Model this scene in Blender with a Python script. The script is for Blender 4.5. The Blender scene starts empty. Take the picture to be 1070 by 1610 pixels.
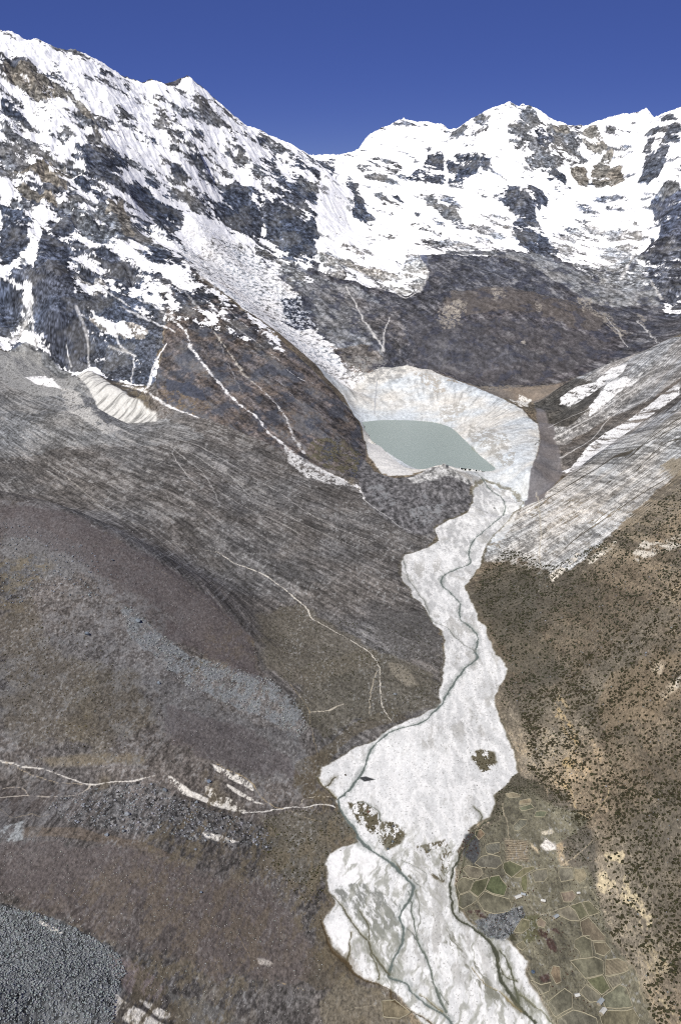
import bpy, math, random
import numpy as np

# ------------------------------------------------------------------ camera
sc = bpy.context.scene
F = 1726.0                      # focal length in photo pixels (1070 x 1610)
PITCH = math.atan(540.0 / F)    # looking down
CP, SP = math.cos(PITCH), math.sin(PITCH)
CAMZ = 1000.0                   # metres above the farmland
cam_d = bpy.data.cameras.new("camera")
cam = bpy.data.objects.new("camera", cam_d)
sc.collection.objects.link(cam)
cam.location = (0, 0, CAMZ)
cam.rotation_euler = (math.pi / 2 - PITCH, 0, 0)
cam_d.sensor_fit = 'VERTICAL'
cam_d.angle = 2 * math.atan(805.0 / F)
cam_d.clip_start = 1.0
cam_d.clip_end = 80000.0
sc.camera = cam

# ------------------------------------------------------------------ sky, sun
SUN_EL, SUN_AZ = math.radians(46), math.radians(207)
HUE, SAT, GAM, VAL = 0.536, 1.62, 0.36, 1.33
w = bpy.data.worlds.new("World"); sc.world = w; w.use_nodes = True
nt = w.node_tree; nt.nodes.clear()
wo = nt.nodes.new('ShaderNodeOutputWorld'); bg = nt.nodes.new('ShaderNodeBackground')
sky = nt.nodes.new('ShaderNodeTexSky'); sky.sky_type = 'NISHITA'; sky.sun_disc = False
sky.sun_elevation = SUN_EL; sky.sun_rotation = SUN_AZ
sky.altitude = 5300; sky.air_density = 0.3; sky.dust_density = 0.0; sky.ozone_density = 10
bg.inputs['Strength'].default_value = 0.14
hs = nt.nodes.new('ShaderNodeHueSaturation'); hs.inputs['Hue'].default_value = HUE; hs.inputs['Saturation'].default_value = SAT; hs.inputs['Value'].default_value = VAL
gm = nt.nodes.new('ShaderNodeGamma'); gm.inputs[1].default_value = GAM
nt.links.new(sky.outputs[0], gm.inputs[0]); nt.links.new(gm.outputs[0], hs.inputs['Color']); nt.links.new(hs.outputs[0], bg.inputs[0]); nt.links.new(bg.outputs[0], wo.inputs[0])
sd = bpy.data.lights.new("sun", 'SUN'); sun = bpy.data.objects.new("sun", sd)
sc.collection.objects.link(sun)
sd.energy = 4.4; sd.angle = math.radians(0.5); sd.color = (1.0, 0.96, 0.89)
# the lamp shines along its local -Z: point it from the sun towards the ground
sx, sy, sz = math.sin(SUN_AZ) * math.cos(SUN_EL), math.cos(SUN_AZ) * math.cos(SUN_EL), math.sin(SUN_EL)
from mathutils import Vector
sun.rotation_euler = Vector((-sx, -sy, -sz)).to_track_quat('-Z', 'Y').to_euler()
sun.location = (sx * 3000, sy * 3000, sz * 3000)
sc.view_settings.view_transform = 'Standard'; sc.view_settings.look = 'None'
sc.view_settings.exposure = 0.3; sc.view_settings.gamma = 1.0
sc.view_settings.use_curve_mapping = False
sc.cycles.use_denoising = False; sc.cycles.filter_width = 1.1

KALB = 0.9
rng = np.random.default_rng(7)
random.seed(7)

# ------------------------------------------------------------------ noise
_T = 256
_ang = rng.uniform(0, 2 * math.pi, (_T, _T)).astype(np.float32)
_GX, _GY = np.cos(_ang), np.sin(_ang)
_RV = rng.random((_T, _T)).astype(np.float32)

def gnoise(x, y):
    xi = np.floor(x); yi = np.floor(y)
    fx = (x - xi).astype(np.float32); fy = (y - yi).astype(np.float32)
    xi = xi.astype(np.int64) & 255; yi = yi.astype(np.int64) & 255
    x1 = (xi + 1) & 255; y1 = (yi + 1) & 255
    def d(ix, iy, ax, ay): return _GX[ix, iy] * ax + _GY[ix, iy] * ay
    u = fx * fx * fx * (fx * (fx * 6 - 15) + 10); v = fy * fy * fy * (fy * (fy * 6 - 15) + 10)
    a = d(xi, yi, fx, fy); b = d(x1, yi, fx - 1, fy)
    c = d(xi, y1, fx, fy - 1); e = d(x1, y1, fx - 1, fy - 1)
    a = a + (b - a) * u; c = c + (e - c) * u
    return (a + (c - a) * v) * 1.5

def fbm(x, y, s, octv=4, per=0.5, ridged=False, seed=0.0):
    x = np.asarray(x) / s + seed * 17.3; y = np.asarray(y) / s + seed * 9.7
    out = np.zeros(np.shape(x), np.float32); a = 1.0; t = 0.0
    c, q = 0.8, 0.6
    for o in range(octv):
        n = gnoise(x, y)
        if ridged: n = 1 - 2 * np.abs(n)
        out += a * n; t += a; a *= per
        x, y = (c * x - q * y) * 2.03 + 31.7, (q * x + c * y) * 2.03 + 11.3
    return out / t

def sstep(a, b, x):
    t = np.clip((x - a) / (b - a), 0, 1); return t * t * (3 - 2 * t)

def equal(n, sample=20000):
    q = np.quantile(np.ravel(n)[rng.integers(0, n.size, sample)], np.linspace(0, 1, 101))
    return np.interp(n, q, np.linspace(0, 1, 101)).astype(np.float32)

# ------------------------------------------------------------------ survey of the place
# every surveyed point is a direction seen from the helicopter plus its distance (Y) or height (Z)
def sight(u, v):
    a = (u - 535.0) / F; b = (805.0 - v) / F
    return a, CP + b * SP, -SP + b * CP

def pY(u, v, Y):
    a, dy, dz = sight(u, v); t = Y / dy; return (a * t, Y, CAMZ + t * dz)

def pZ(u, v, Z):
    a, dy, dz = sight(u, v); t = (Z - CAMZ) / dz; return (a * t, t * dy, Z)

CTRL = []   # x, y, z, roughness
def addY(lst, r):
    for u, v, Y in lst: CTRL.append(pY(u, v, Y) + (r,))
def addZ(lst, r):
    for u, v, Z in lst: CTRL.append(pZ(u, v, Z) + (r,))
def addW(lst, r):
    for x, y, z in lst: CTRL.append((x, y, z, r))
def ridge(lst, r, step=90, back=None, mode='Y'):
    P = [np.array((pY if mode == 'Y' else pZ)(*q)) for q in lst]
    for a, b in zip(P[:-1], P[1:]):
        n = max(1, int(np.linalg.norm((b - a)[:2]) / step))
        for k in range(n):
            p = a + (b - a) * k / n
            CTRL.append((p[0], p[1], p[2], r))
            if back: CTRL.append((p[0] + back[0], p[1] + back[1], p[2] - back[2], r))
    p = P[-1]; CTRL.append((p[0], p[1], p[2], r))

# valley floor
addZ([(480,1610,-16),(700,1610,-20),(880,1610,-16),(520,1500,-8),(700,1500,-10),(850,1500,-6),(520,1400,2),(640,1400,0),
      (700,1400,0),(900,1400,6),(540,1300,8),(650,1300,8),(740,1300,10),(510,1240,16),(600,1240,13),(780,1240,17),(620,1150,23),
      (700,1150,22),(790,1150,24),(700,1060,33),(790,1060,34),(690,1000,41),(760,1000,41),(650,930,52),(740,930,50),(635,880,60),
      (755,880,58),(690,830,68),(790,830,68),(745,790,75),(800,790,76),(755,760,82),(800,760,82),(800,1400,4),(900,1500,2),
      (900,1600,-8),(850,1330,14),(620,1450,-5),(600,1540,-14)], 0.0)
# lake basin
ridge([(568,664,86),(600,661,86),(650,661,86),(700,669,86),(722,686,86),(745,711,86),(778,737,86),(762,742,86),(700,741,86),
       (650,736,86),(615,718,86),(592,700,86),(572,680,86)], 0.0, 70, mode='Z')
addZ([(620,675,72),(680,690,72),(700,715,72),(640,700,74),(745,728,80)], 0.0)
# lateral moraine crest, outer side
ridge([(600,578,4720),(640,575,4650),(690,590,4500),(740,607,4350),(790,627,4150),(820,645,3960),(843,668,3740),(847,690,3560),
       (841,715,3360),(834,740,3190)], 0.12, 70)
addW([(300,4800,140),(450,4700,128),(640,4480,125),(760,4250,120)], .1)
addZ([(820,790,84),(760,690,118),(790,720,110),(700,640,122),(640,630,120),(560,640,112),(540,605,178),(590,640,105)], 0.06)
addZ([(850,640,132),(865,670,120),(875,700,110),(880,740,98),(850,780,88),(830,800,76)], 0.05)
addZ([(740,606,128),(800,612,126),(840,612,128),(700,598,128)], 0.02)
# front dam of the lake
ridge([(600,722,101),(640,742,103),(670,737,113),(700,731,128),(720,737,116),(745,750,98)], 0.16, 60, mode='Z')
addZ([(700,800,80),(740,800,77),(640,800,90),(640,775,97),(700,770,98)], 0.2)
addZ([(690,826,71),(580,770,108),(600,812,97),(650,836,77)], .08)
# scree fan
addZ([(0,780,192),(150,800,180),(300,800,165),(300,760,185),(500,800,120),(400,860,108),(330,900,104),(400,940,85),(420,1000,74),
      (500,900,86),(600,900,67),(500,1000,62),(600,1000,51),(680,1000,43),(450,1060,60),(550,1060,46),(650,1060,37),(500,1120,36),
      (600,1120,29),(500,1180,24),(440,730,165),(520,750,135),(640,870,64)], 0.04)
addY([(0,700,3150),(0,640,3450),(0,600,3650),(300,700,3150),(150,700,3150),(150,640,3400),(400,780,2900)], 0.06)
# eroded bank at the foot of the cliffs
ridge([(122,591,3800),(141,583,3800),(170,600,3720),(210,625,3610),(250,648,3530)], .1, 50, back=(-10,70,10))
addY([(150,640,3560),(172,662,3470),(205,668,3440),(247,666,3430)], .06)
# near hill on the left
ridge([(-60,770,2090),(0,780,2100),(100,800,2120),(200,850,2100),(260,890,2090),(330,940,2080),(400,1000,2050),(405,1040,1970),(440,1090,1850)], 0.05, 80)
addY([(0,900,1880),(0,1000,1720),(0,1100,1560),(0,1180,1460),(150,900,1960),(150,1000,1810),(150,1100,1640),(300,1000,1950),(300,1100,1740)], 0.06)
addZ([(150,1180,135),(300,1180,95),(400,1100,76),(400,1180,58),(470,1180,33),(480,1130,38)], 0.05)
addZ([(0,1220,150),(240,1228,96),(300,1240,80),(380,1270,48),(530,1262,14),(140,1234,116),(200,1285,113),(250,1290,100),(450,1268,28)], 0.03)
addZ([(0,1300,152),(100,1310,138),(250,1330,100),(0,1400,152),(0,1500,148),(0,1610,150),(150,1500,106),(150,1610,104),(300,1450,70),
      (300,1600,46),(400,1350,42),(480,1350,14),(400,1500,30),(500,1480,0),(450,1600,-6),(500,1540,-8),(480,1290,22),(400,1430,36)], 0.04)
# right valley side
addZ([(800,1060,35),(790,1120,30),(818,1210,22),(850,1260,26),(905,1290,32),(940,1380,24),(985,1480,16),(1020,1600,6)], 0.0)
addZ([(850,1000,88),(950,1000,160),(1070,1000,262),(850,1100,62),(950,1100,122),(1070,1100,215),(900,1200,62),(1000,1200,122),
      (1070,1200,172),(960,1300,66),(1070,1300,138),(1000,1400,48),(1070,1400,96),(1040,1500,44),(1070,1560,52),(762,900,60),
      (850,900,118),(950,900,196),(1070,900,306),(800,840,88),(900,800,180),(1000,800,268),(1070,800,345),(770,940,62)], 0.07)
ridge([(800,815,80),(850,778,108),(905,738,150),(960,700,215),(1000,680,262),(1070,640,368),(1120,600,470)], 0.08, 70, mode='Z', back=(10,120,28))
ridge([(840,632,140),(900,597,212),(960,570,303),(1000,556,345),(1070,531,429),(1150,500,560)], 0.08, 70, mode='Z', back=(20,200,70))
addZ([(870,640,150),(930,690,160),(950,640,225),(1000,620,285),(1000,660,255),(1070,600,392),(890,700,125),(900,650,180)], 0.08)
# far brown hills
addY([(600,600,4720),(560,590,4620),(800,550,4850),(800,500,5150),(650,520,5080),(700,480,5400),(700,540,4950),(850,560,4830),
      (950,540,4950),(1000,530,4980),(900,580,4700),(600,545,4930),(560,480,5450),(470,460,5380),(500,490,5280)], 0.34)
addY([(830,604,4620),(760,600,4640),(700,590,4680)], 0.03)
ridge([(700,470,5420),(740,458,5480),(780,454,5500),(840,462,5450),(900,475,5400),(950,492,5330),(980,505,5250)], 0.16, 120, back=(0,260,30))
addY([(1000,480,5560),(1060,500,5250),(1040,505,5180),(950,470,5700),(1070,470,5500)], 0.15)
ridge([(660,396,6250),(700,400,6200),(780,402,6150),(830,415,6050),(880,438,5900)], 0.1, 120)
addY([(780,422,6040),(700,440,5880),(860,450,5780),(950,450,5900),(780,385,6400),(900,420,6150)], 0.08)
# far snow mountains
addY([(780,350,6800),(780,300,7200),(760,240,7450),(850,340,6880),(820,300,7000),(830,370,6560),(900,330,7020),(900,290,7300),
      (960,260,7480),(950,350,6800),(950,400,6400),(860,240,7450),(860,410,6250),(720,330,6950),(700,260,7650),(650,330,7050),
      (650,280,7500),(620,240,7900),(550,360,6700),(540,300,7350),(600,400,6280),(650,458,5720),(600,440,5880),(690,370,6600)], 0.45)
addY([(1050,400,6000),(1060,330,6350),(1030,350,6500),(1020,280,6800),(1070,450,5550),(1070,260,6650),(1010,400,6200)], 0.6)
ridge([(540,250,8050),(556,243,8150),(580,214,8250),(600,206,8300),(612,204,8300),(622,199,8300),(633,187,8280),(643,198,8300),(655,204,8300),(680,205,8300),(703,219,8250)], 0.16, 150, back=(0,350,160))
ridge([(703,216,7950),(720,202,7900),(745,186,7850),(780,168,7800),(803,162,7800),(820,170,7800),(832,166,7800),(850,178,7780),(875,192,7750),(905,201,7750),(920,204,7720),
       (932,197,7700),(950,193,7900),(1000,196,7900),(1025,196,7700),(1045,178,7400),(1055,180,7350),(1075,172,7300),(1120,150,7300),(1250,140,7300)], 0.18, 150, back=(0,350,160))
ridge([(-120,30,5300),(0,52,5600),(22,53,5620),(40,65,5650),(62,66,5700),(100,82,5800),(125,84,5850),(160,100,5950),(200,122,6100),(225,132,6180),(238,128,6200),(252,133,6250),
       (278,131,6330),(296,124,6370),(312,134,6420),(325,146,6480),(345,163,6560),(368,186,6700),(400,202,6850),(430,221,7050),(460,234,7300),(475,244,7450),(500,248,7700),(540,250,8050)], 0.16, 130, back=(-60,300,170))
# left massif face
addY([(0,200,5000),(0,350,4480),(0,450,4150),(0,120,5300),(150,200,5350),(150,350,4720),(150,450,4330),(80,280,4850),(80,150,5420),
      (250,250,5650),(230,180,5950),(300,220,5900),(350,240,6250),(250,350,5020),(200,300,5080),(150,270,5050),(200,430,4450),(300,280,5700)], 0.8)
addY([(150,560,3960),(200,500,4110),(300,500,4150),(300,560,3900),(100,560,3950),(60,500,4020)], 0.45)
addY([(70,420,4150),(90,500,3990),(30,500,4100),(130,590,3830),(0,560,3820)], 0.3)
addY([(400,600,3740),(300,600,3690),(300,650,3440),(230,620,3590),(450,680,3380),(500,650,3600),(540,690,3510)], 0.16)
ridge([(572,692,3740),(565,670,3790),(550,645,3840),(530,620,3920),(500,588,4000),(450,540,4150),(400,500,4300),(350,460,4440),(310,425,4590),(272,398,4800),(250,375,4980),(232,340,5200)], 0.14, 70)
addZ([(578,720,100),(575,740,106)], .05)
ridge([(548,612,4420),(500,560,4650),(460,520,4900),(400,468,5100),(340,420,5220),(300,385,5330)], 0.1, 150)
addY([(310,350,5460),(290,330,5520),(340,365,5600),(420,440,5420),(380,400,5620)], 0.12)
addY([(350,345,5760),(370,295,6080),(450,400,5860),(430,340,6080),(430,290,6300),(420,250,6600),(480,350,6150),(500,400,5880),
      (520,290,6800),(400,370,5860),(480,300,6500),(340,300,6000)], 0.5)
# beyond the frame
addW([(-1100,2000,520),(-900,1200,300),(-700,800,170),(-1900,3400,800),(-1500,2600,420),(-2800,5500,1500),(-1500,1400,700),(-2300,2600,1000),
      (0,700,-40),(0,900,-30),(-300,900,20),(250,900,-30),(450,900,80),(900,1400,520),(700,900,260),(1200,2200,700),(1700,3200,850),
      (2100,4200,900),(2800,5600,1100),(3200,7200,1500),(1500,1500,1000)], 0.3)
addW([(x, 9700, z) for x, z in ((-6000,900),(-3500,900),(-1500,700),(0,500),(1500,700),(3500,900),(6000,900))], 0.3)

C = np.array(CTRL, float)
cx, cy = C[:, 0] / 1000, C[:, 1] / 1000
# drop near-duplicates
keep = []
for i in range(len(C)):
    if all((cx[i]-cx[j])**2 + (cy[i]-cy[j])**2 > 0.012**2 for j in keep): keep.append(i)
C = C[keep]; cx, cy = C[:, 0] / 1000, C[:, 1] / 1000
def phi(r2): return np.sqrt(r2 + 0.03**2)
n = len(C)
A = np.zeros((n + 3, n + 3))
A[:n, :n] = phi((cx[:, None]-cx)**2 + (cy[:, None]-cy)**2)
A[:n, n:] = np.stack([np.ones(n), cx, cy], 1); A[n:, :n] = A[:n, n:].T
W = np.linalg.solve(A, np.concatenate([C[:, 2], np.zeros(3)]))

# ------------------------------------------------------------------ polar survey grid
AZ = np.radians(np.concatenate([np.linspace(-42, -21.8, 70)[:-1], np.linspace(-21.8, 21.8, 1120), np.linspace(21.8, 42, 70)[1:]]))
rr = [650.0]
while rr[-1] < 9600:
    y = rr[-1]
    d = 1.5 + (y - 1000) * 0.00078 if y > 1000 else 3.0
    if y > 8300: d = 14
    rr.append(y + min(d, 4.6 if y < 8300 else 14))
R = np.array(rr)
NA, NR = len(AZ), len(R)
print("grid", NA, NR, NA * NR)
# coarse evaluation, then cubic-free bilinear upsampling
def coarse_eval(step_a=6, step_r=5):
    ia = np.unique(np.append(np.arange(0, NA, step_a), NA - 1)); ir = np.unique(np.append(np.arange(0, NR, step_r), NR - 1))
    a, r = np.meshgrid(AZ[ia], R[ir], indexing='ij')
    x = (r * np.sin(a) / 1000).ravel(); y = (r * np.cos(a) / 1000).ravel()
    z = np.zeros(x.size); g = np.zeros(x.size)
    for s in range(0, x.size, 20000):
        e = slice(s, s + 20000)
        r2 = (x[e][:, None] - cx)**2 + (y[e][:, None] - cy)**2
        z[e] = phi(r2) @ W[:n] + W[n] + W[n+1] * x[e] + W[n+2] * y[e]
        wt = 1 / (r2 + 0.02**2)**1.5
        g[e] = (wt @ C[:, 3]) / wt.sum(1)
    def up(q):
        q = q.reshape(len(ia), len(ir))
        q = np.stack([np.interp(R, R[ir], row) for row in q])
        fi = np.interp(np.arange(NA), ia, np.arange(len(ia)))
        i0 = np.minimum(fi.astype(int), len(ia) - 2); f = (fi - i0)[:, None]
        return q[i0] * (1 - f) + q[i0 + 1] * f
    return up(z), up(g)
Zb, RO = coarse_eval()
AA, RR = np.meshgrid(AZ, R, indexing='ij')
X = RR * np.sin(AA); Y = RR * np.cos(AA); del AA, RR
RO = RO.astype(np.float32)

# ------------------------------------------------------------------ relief detail
def grad(Zq):
    # world-space gradient of a height grid
    dzr = np.gradient(Zq, R, axis=1); dza = np.gradient(Zq, AZ, axis=0) / R[None, :]
    sa, ca = np.sin(AZ)[:, None], np.cos(AZ)[:, None]
    return (dzr * sa + dza * ca), (dzr * ca - dza * sa)

def gullies(x, y, gx, gy, size, octv=5):
    # furrows that run down the slope and branch: cosine stripes in jittered cells
    out = np.zeros(x.shape, np.float32); amp = 1.0
    hx, hy = gx.copy(), gy.copy()
    for o in range(octv):
        l = np.sqrt(hx * hx + hy * hy) + 0.15
        dx, dy = -hy / l, hx / l            # across the slope
        px, py = x / size, y / size
        ix, iy = np.floor(px), np.floor(py)
        fx, fy = (px - ix).astype(np.float32), (py - iy).astype(np.float32)
        ix = ix.astype(np.int64); iy = iy.astype(np.int64)
        h = np.zeros(x.shape, np.float32); ddx = h.copy(); ddy = h.copy(); wt = h.copy() + 1e-4
        for i in (-1, 0, 1):
            for j in (-1, 0, 1):
                jx = _RV[(ix + i + o * 13) & 255, (iy + j) & 255] * .7; jy = _RV[(iy + j + 57) & 255, (ix + i + o * 7) & 255] * .7
                qx, qy = fx - i - jx, fy - j - jy
                ww = np.exp(-(qx * qx + qy * qy) * 2.6)
                ph = (qx * dx + qy * dy) * 6.0
                h += ww * np.cos(ph); s = -ww * np.sin(ph) * 6.0
                ddx += s * dx; ddy += s * dy; wt += ww
        out += amp * h / wt
        hx = hx + ddx / wt * amp * 0.35; hy = hy + ddy / wt * amp * 0.35
        amp *= 0.52; size *= 0.5
    return out

gx, gy = grad(Zb)
m = RO > 0.07
det = np.zeros(Zb.shape, np.float32)
xm, ym = X[m], Y[m]
G = gullies(xm, ym, gx[m].astype(np.float32), gy[m].astype(np.float32), 330.0, 6)
B = fbm(xm, ym, 420, 6, 0.5, seed=1) * 1.1 + fbm(xm, ym, 150, 5, 0.55, ridged=True, seed=2) * 0.35
rm = RO[m]
det[m] = (G * 42 + B * 55) * sstep(0.05, 1.0, rm) * (0.35 + 0.65 * rm) + G * 5 * sstep(.07, .2, rm)
del xm, ym, G, B
small = fbm(X, Y, 60, 5, 0.52, seed=3)
det += small * (0.3 + 2.6 * sstep(.015, .05, RO) + 22 * sstep(0.01, 0.3, RO) * np.clip(RO + .12, 0, .5))
hi_ = sstep(950, 1150, Zb).astype(np.float32); det += hi_ * (9 * fbm(X, Y, 42, 3, .6, ridged=True, seed=4) + 14 * fbm(X, Y, 90, 2, .5, seed=5)); del hi_
Z = Zb + det
del Zb, det, small

# ------------------------------------------------------------------ looking things up on the ground
def height(x, y, G=None):
    G = Z if G is None else G
    x = np.asarray(x, float); y = np.asarray(y, float)
    a = np.interp(np.arctan2(x, y), AZ, np.arange(NA)); r = np.interp(np.hypot(x, y), R, np.arange(NR))
    a0 = np.clip(a.astype(int), 0, NA - 2); r0 = np.clip(r.astype(int), 0, NR - 2); fa = a - a0; fr = r - r0
    return (G[a0, r0] * (1-fa) + G[a0+1, r0] * fa) * (1-fr) + (G[a0, r0+1] * (1-fa) + G[a0+1, r0+1] * fa) * fr

_YS = np.concatenate([np.arange(700, 3000, 3.0), np.arange(3000, 9300, 6.0)])
def ground(pts, ymin=0, ymax=1e9):
    """where the sight lines of surveyed points meet the ground -> world x, y"""
    ys = _YS[(_YS > ymin) & (_YS < ymax)]
    out = []
    for u, v in pts:
        a, dy, dz = sight(u, v); t = ys / dy
        x = a * t; zr = CAMZ + dz * t; zt = height(x, ys)
        below = np.nonzero(zr < zt)[0]
        i = below[0] if len(below) else int(np.argmin(zr - zt))
        if len(below) and i > 0:
            d0, d1 = zr[i-1] - zt[i-1], zr[i] - zt[i]; f = d0 / (d0 - d1)
            y = ys[i-1] + f * (ys[i] - ys[i-1])
        else: y = ys[i]
        out.append((a * y / dy, y))
    return np.array(out)

def coll(o, parent=None):
    sc.collection.objects.link(o)
    if parent: o.parent = parent
    return o

def mesh_np(name, V, faces, mat=None, smooth=True, parent=None, attrs=None):
    """V (n,3), faces (m,k) with k = 3 or 4"""
    me = bpy.data.meshes.new(name); k = faces.shape[1]
    me.vertices.add(len(V)); me.vertices.foreach_set("co", np.ascontiguousarray(V, np.float32).ravel())
    me.loops.add(faces.size); me.loops.foreach_set("vertex_index", np.ascontiguousarray(faces, np.int32).ravel())
    me.polygons.add(len(faces)); me.polygons.foreach_set("loop_start", np.arange(0, faces.size, k, dtype=np.int32))
    if smooth: me.polygons.foreach_set("use_smooth", np.ones(len(faces), bool))
    me.update()
    for an, av in (attrs or {}).items():
        if av.ndim == 2:
            at = me.attributes.new(an, 'FLOAT_COLOR', 'POINT')
            c4 = np.ones((len(V), 4), np.float32); c4[:, :3] = av; at.data.foreach_set("color", c4.ravel())
        else:
            at = me.attributes.new(an, 'FLOAT', 'POINT'); at.data.foreach_set("value", av.astype(np.float32))
    if mat: me.materials.append(mat)
    return coll(bpy.data.objects.new(name, me), parent)

def tag(o, label=None, cat=None, group=None, kind=None):
    if label: o['label'] = label
    if cat: o['category'] = cat
    if group: o['group'] = group
    if kind: o['kind'] = kind
    return o

# ------------------------------------------------------------------ painting the ground cover
def crom(P, n=4):
    P = np.array(P, float)
    if len(P) < 3: return np.array([P[0] + (P[-1]-P[0]) * t for t in np.linspace(0, 1, n + 1)])
    Q = np.vstack([2*P[0]-P[1], P, 2*P[-1]-P[-2]]); out = []
    for i in range(1, len(Q) - 2):
        a, b, c, d = Q[i-1:i+3]
        for t in np.arange(n) / n:
            out.append(.5*((2*b)+(-a+c)*t+(2*a-5*b+4*c-d)*t*t+(-a+3*b-3*c+d)*t**3))
    out.append(P[-1]); return np.array(out)

def window(xy, pad):
    x, y = xy[:, 0], xy[:, 1]
    a = np.arctan2(x, y); r = np.hypot(x, y); ym = max(y.min(), 300)
    a0 = np.searchsorted(AZ, a.min() - pad / ym); a1 = np.searchsorted(AZ, a.max() + pad / ym)
    r0 = np.searchsorted(R, y.min() - pad); r1 = np.searchsorted(R, r.max() + pad)
    return slice(max(0, a0), max(1, min(NA, a1))), slice(max(0, r0), max(1, min(NR, r1)))

WX = fbm(X, Y, 38, 4, .62, seed=11); WY = fbm(X, Y, 38, 4, .62, seed=12)
fw = sstep(3600, 5000, Y); WX = WX * (1 - .4 * fw) + 1.5 * fw * fbm(X, Y, 110, 3, .6, seed=13); WY = WY * (1 - .4 * fw) + 1.5 * fw * fbm(X, Y, 110, 3, .6, seed=14); del fw
VV = Z * 1.25 + Y * 0.35                                   # a height-like coordinate for steep faces
NF = equal(fbm(X, VV, 24, 5, .8, seed=21))                # fine
NM = equal(fbm(X, VV, 75, 5, .62, seed=22))                # medium
NL = equal(fbm(X, VV, 330, 5, .6, seed=23))                # broad
NV = equal(np.where(Y < 2300, fbm(X, VV, 6, 3, .85, seed=24), np.where(Y < 4200, fbm(X, VV, 11, 3, .85, seed=25), fbm(X, VV, 19, 3, .85, seed=26))))   # grain
NS = equal(fbm(X + WX * 5, Y / 3.6, 26, 5, .72, seed=27))                                                                             # flow-wise grain of the gravel
COL = np.zeros((NA, NR, 3), np.float32)
ROCK = np.ones((NA, NR), np.float32)                       # share of bare ground where snow lies; 1 = none
REG = np.zeros((NA, NR), np.int16)
def c255(c): return np.array(c, np.float32) / 255.0

def sd_poly(xy, S, warp):
    x = X[S] + WX[S] * warp; y = Y[S] + WY[S] * warp
    d2 = np.full(x.shape, 1e18); ins = np.zeros(x.shape, bool)
    for (ax, ay), (bx, by) in zip(xy, np.roll(xy, -1, 0)):
        ex, ey = bx - ax, by - ay; l = ex*ex + ey*ey + 1e-9
        t = np.clip(((x-ax)*ex + (y-ay)*ey) / l, 0, 1)
        d2 = np.minimum(d2, (x-ax-t*ex)**2 + (y-ay-t*ey)**2)
        if ay != by: ins ^= ((ay > y) != (by > y)) & (x < (bx-ax) * (y-ay) / (by-ay) + ax)
    d = np.sqrt(d2); return np.where(ins, -d, d)

LAST = {}
def area(pts, soft=4.0, warp=8.0, ymin=0, ymax=1e9, world=False, smooth=0):
    if smooth: pts = crom(list(pts) + [pts[0]], smooth)[:-1]
    xy = np.array(pts, float) if world else ground(pts, ymin, ymax)
    S = window(xy, soft + abs(warp) + 2)
    d = sd_poly(xy, S, warp)
    m = (1 - sstep(-soft, soft, d)).astype(np.float32)
    if soft >= 6:                      # broad soft borders break up into patches
        m = sstep(.22, .78, m + (NM[S] * .5 + NF[S] * .3 + NV[S] * .2 - .5) * 3.2 * m * (1 - m) * 1.3).astype(np.float32)
    return S, m, xy

def line(pts, wpx, soft=0.4, warp=3.0, ymin=0, ymax=1e9, n=3, rough=0.35):
    """wpx: width(s) in photo pixels at that distance"""
    P = crom(pts, n); xy = ground(P, ymin, ymax)
    wv = np.interp(np.linspace(0, 1, len(P)), np.linspace(0, 1, np.size(wpx)), np.atleast_1d(wpx))
    wm_ = wv * np.hypot(np.hypot(xy[:, 0], xy[:, 1]), 800) / F / 2
    S = window(xy, wm_.max() * 3 + abs(warp) + 6)
    D = np.full(X[S].shape, 1e9, np.float32)
    for k in range(len(xy) - 1):
        if abs(xy[k+1] - xy[k]).max() > 500: continue
        T = window(xy[k:k+2], wm_.max() * 3 + abs(warp) + 6)
        T2 = (slice(T[0].start - S[0].start, T[0].stop - S[0].start), slice(T[1].start - S[1].start, T[1].stop - S[1].start))
        x = X[T] + WX[T] * warp; y = Y[T] + WY[T] * warp
        (ax, ay), (bx, by) = xy[k], xy[k+1]; ex, ey = bx-ax, by-ay; l = ex*ex+ey*ey+1e-9
        t = np.clip(((x-ax)*ex + (y-ay)*ey) / l, 0, 1)
        d = np.sqrt((x-ax-t*ex)**2 + (y-ay-t*ey)**2) / (wm_[k] + t * (wm_[k+1]-wm_[k]))
        D[T2] = np.minimum(D[T2], d)
    D = D + (NF[S] - .5) * rough
    return S, (1 - sstep(1 - soft, 1 + soft, D)).astype(np.float32), xy

def lay(Sm, col=None, a=1.0, rock=None, reg=None, dens=None, dn=None, hard=0.08):
    S, m = Sm[0], Sm[1]
    if dens is not None:
        m = m * (1 - sstep(dens - hard, dens + hard, (NF if dn is None else dn)[S] + (1 - m) * .3))
    if col is not None: COL[S] += (c255(col) - COL[S]) * (m * a)[..., None]
    if rock is not None: ROCK[S] += (rock - ROCK[S]) * m * a
    if reg is not None: REG[S][m > .5] = reg
    return Sm

MTN, FAR, BROWN, ICE, MORAINE, SCREE, LHILL, RHILL, BED, STREAM, FARM, BOULD, SPUR, TRAIL = range(1, 15)

# --- broad ground
COL[:] = c255((112, 101, 84)); REG[:] = RHILL
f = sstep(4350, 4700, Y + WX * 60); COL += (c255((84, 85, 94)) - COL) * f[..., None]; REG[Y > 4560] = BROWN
lay(area([(-700,1640),(-700,560),(0,560),(300,560),(560,700),(578,745),(690,830),(640,870),(640,905),(690,990),(700,1060),(690,1110),(500,1210),
          (550,1300),(515,1360),(515,1440),(520,1490),(620,1560),(665,1640)], 6, 10), (100, 94, 90), reg=LHILL)
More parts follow.
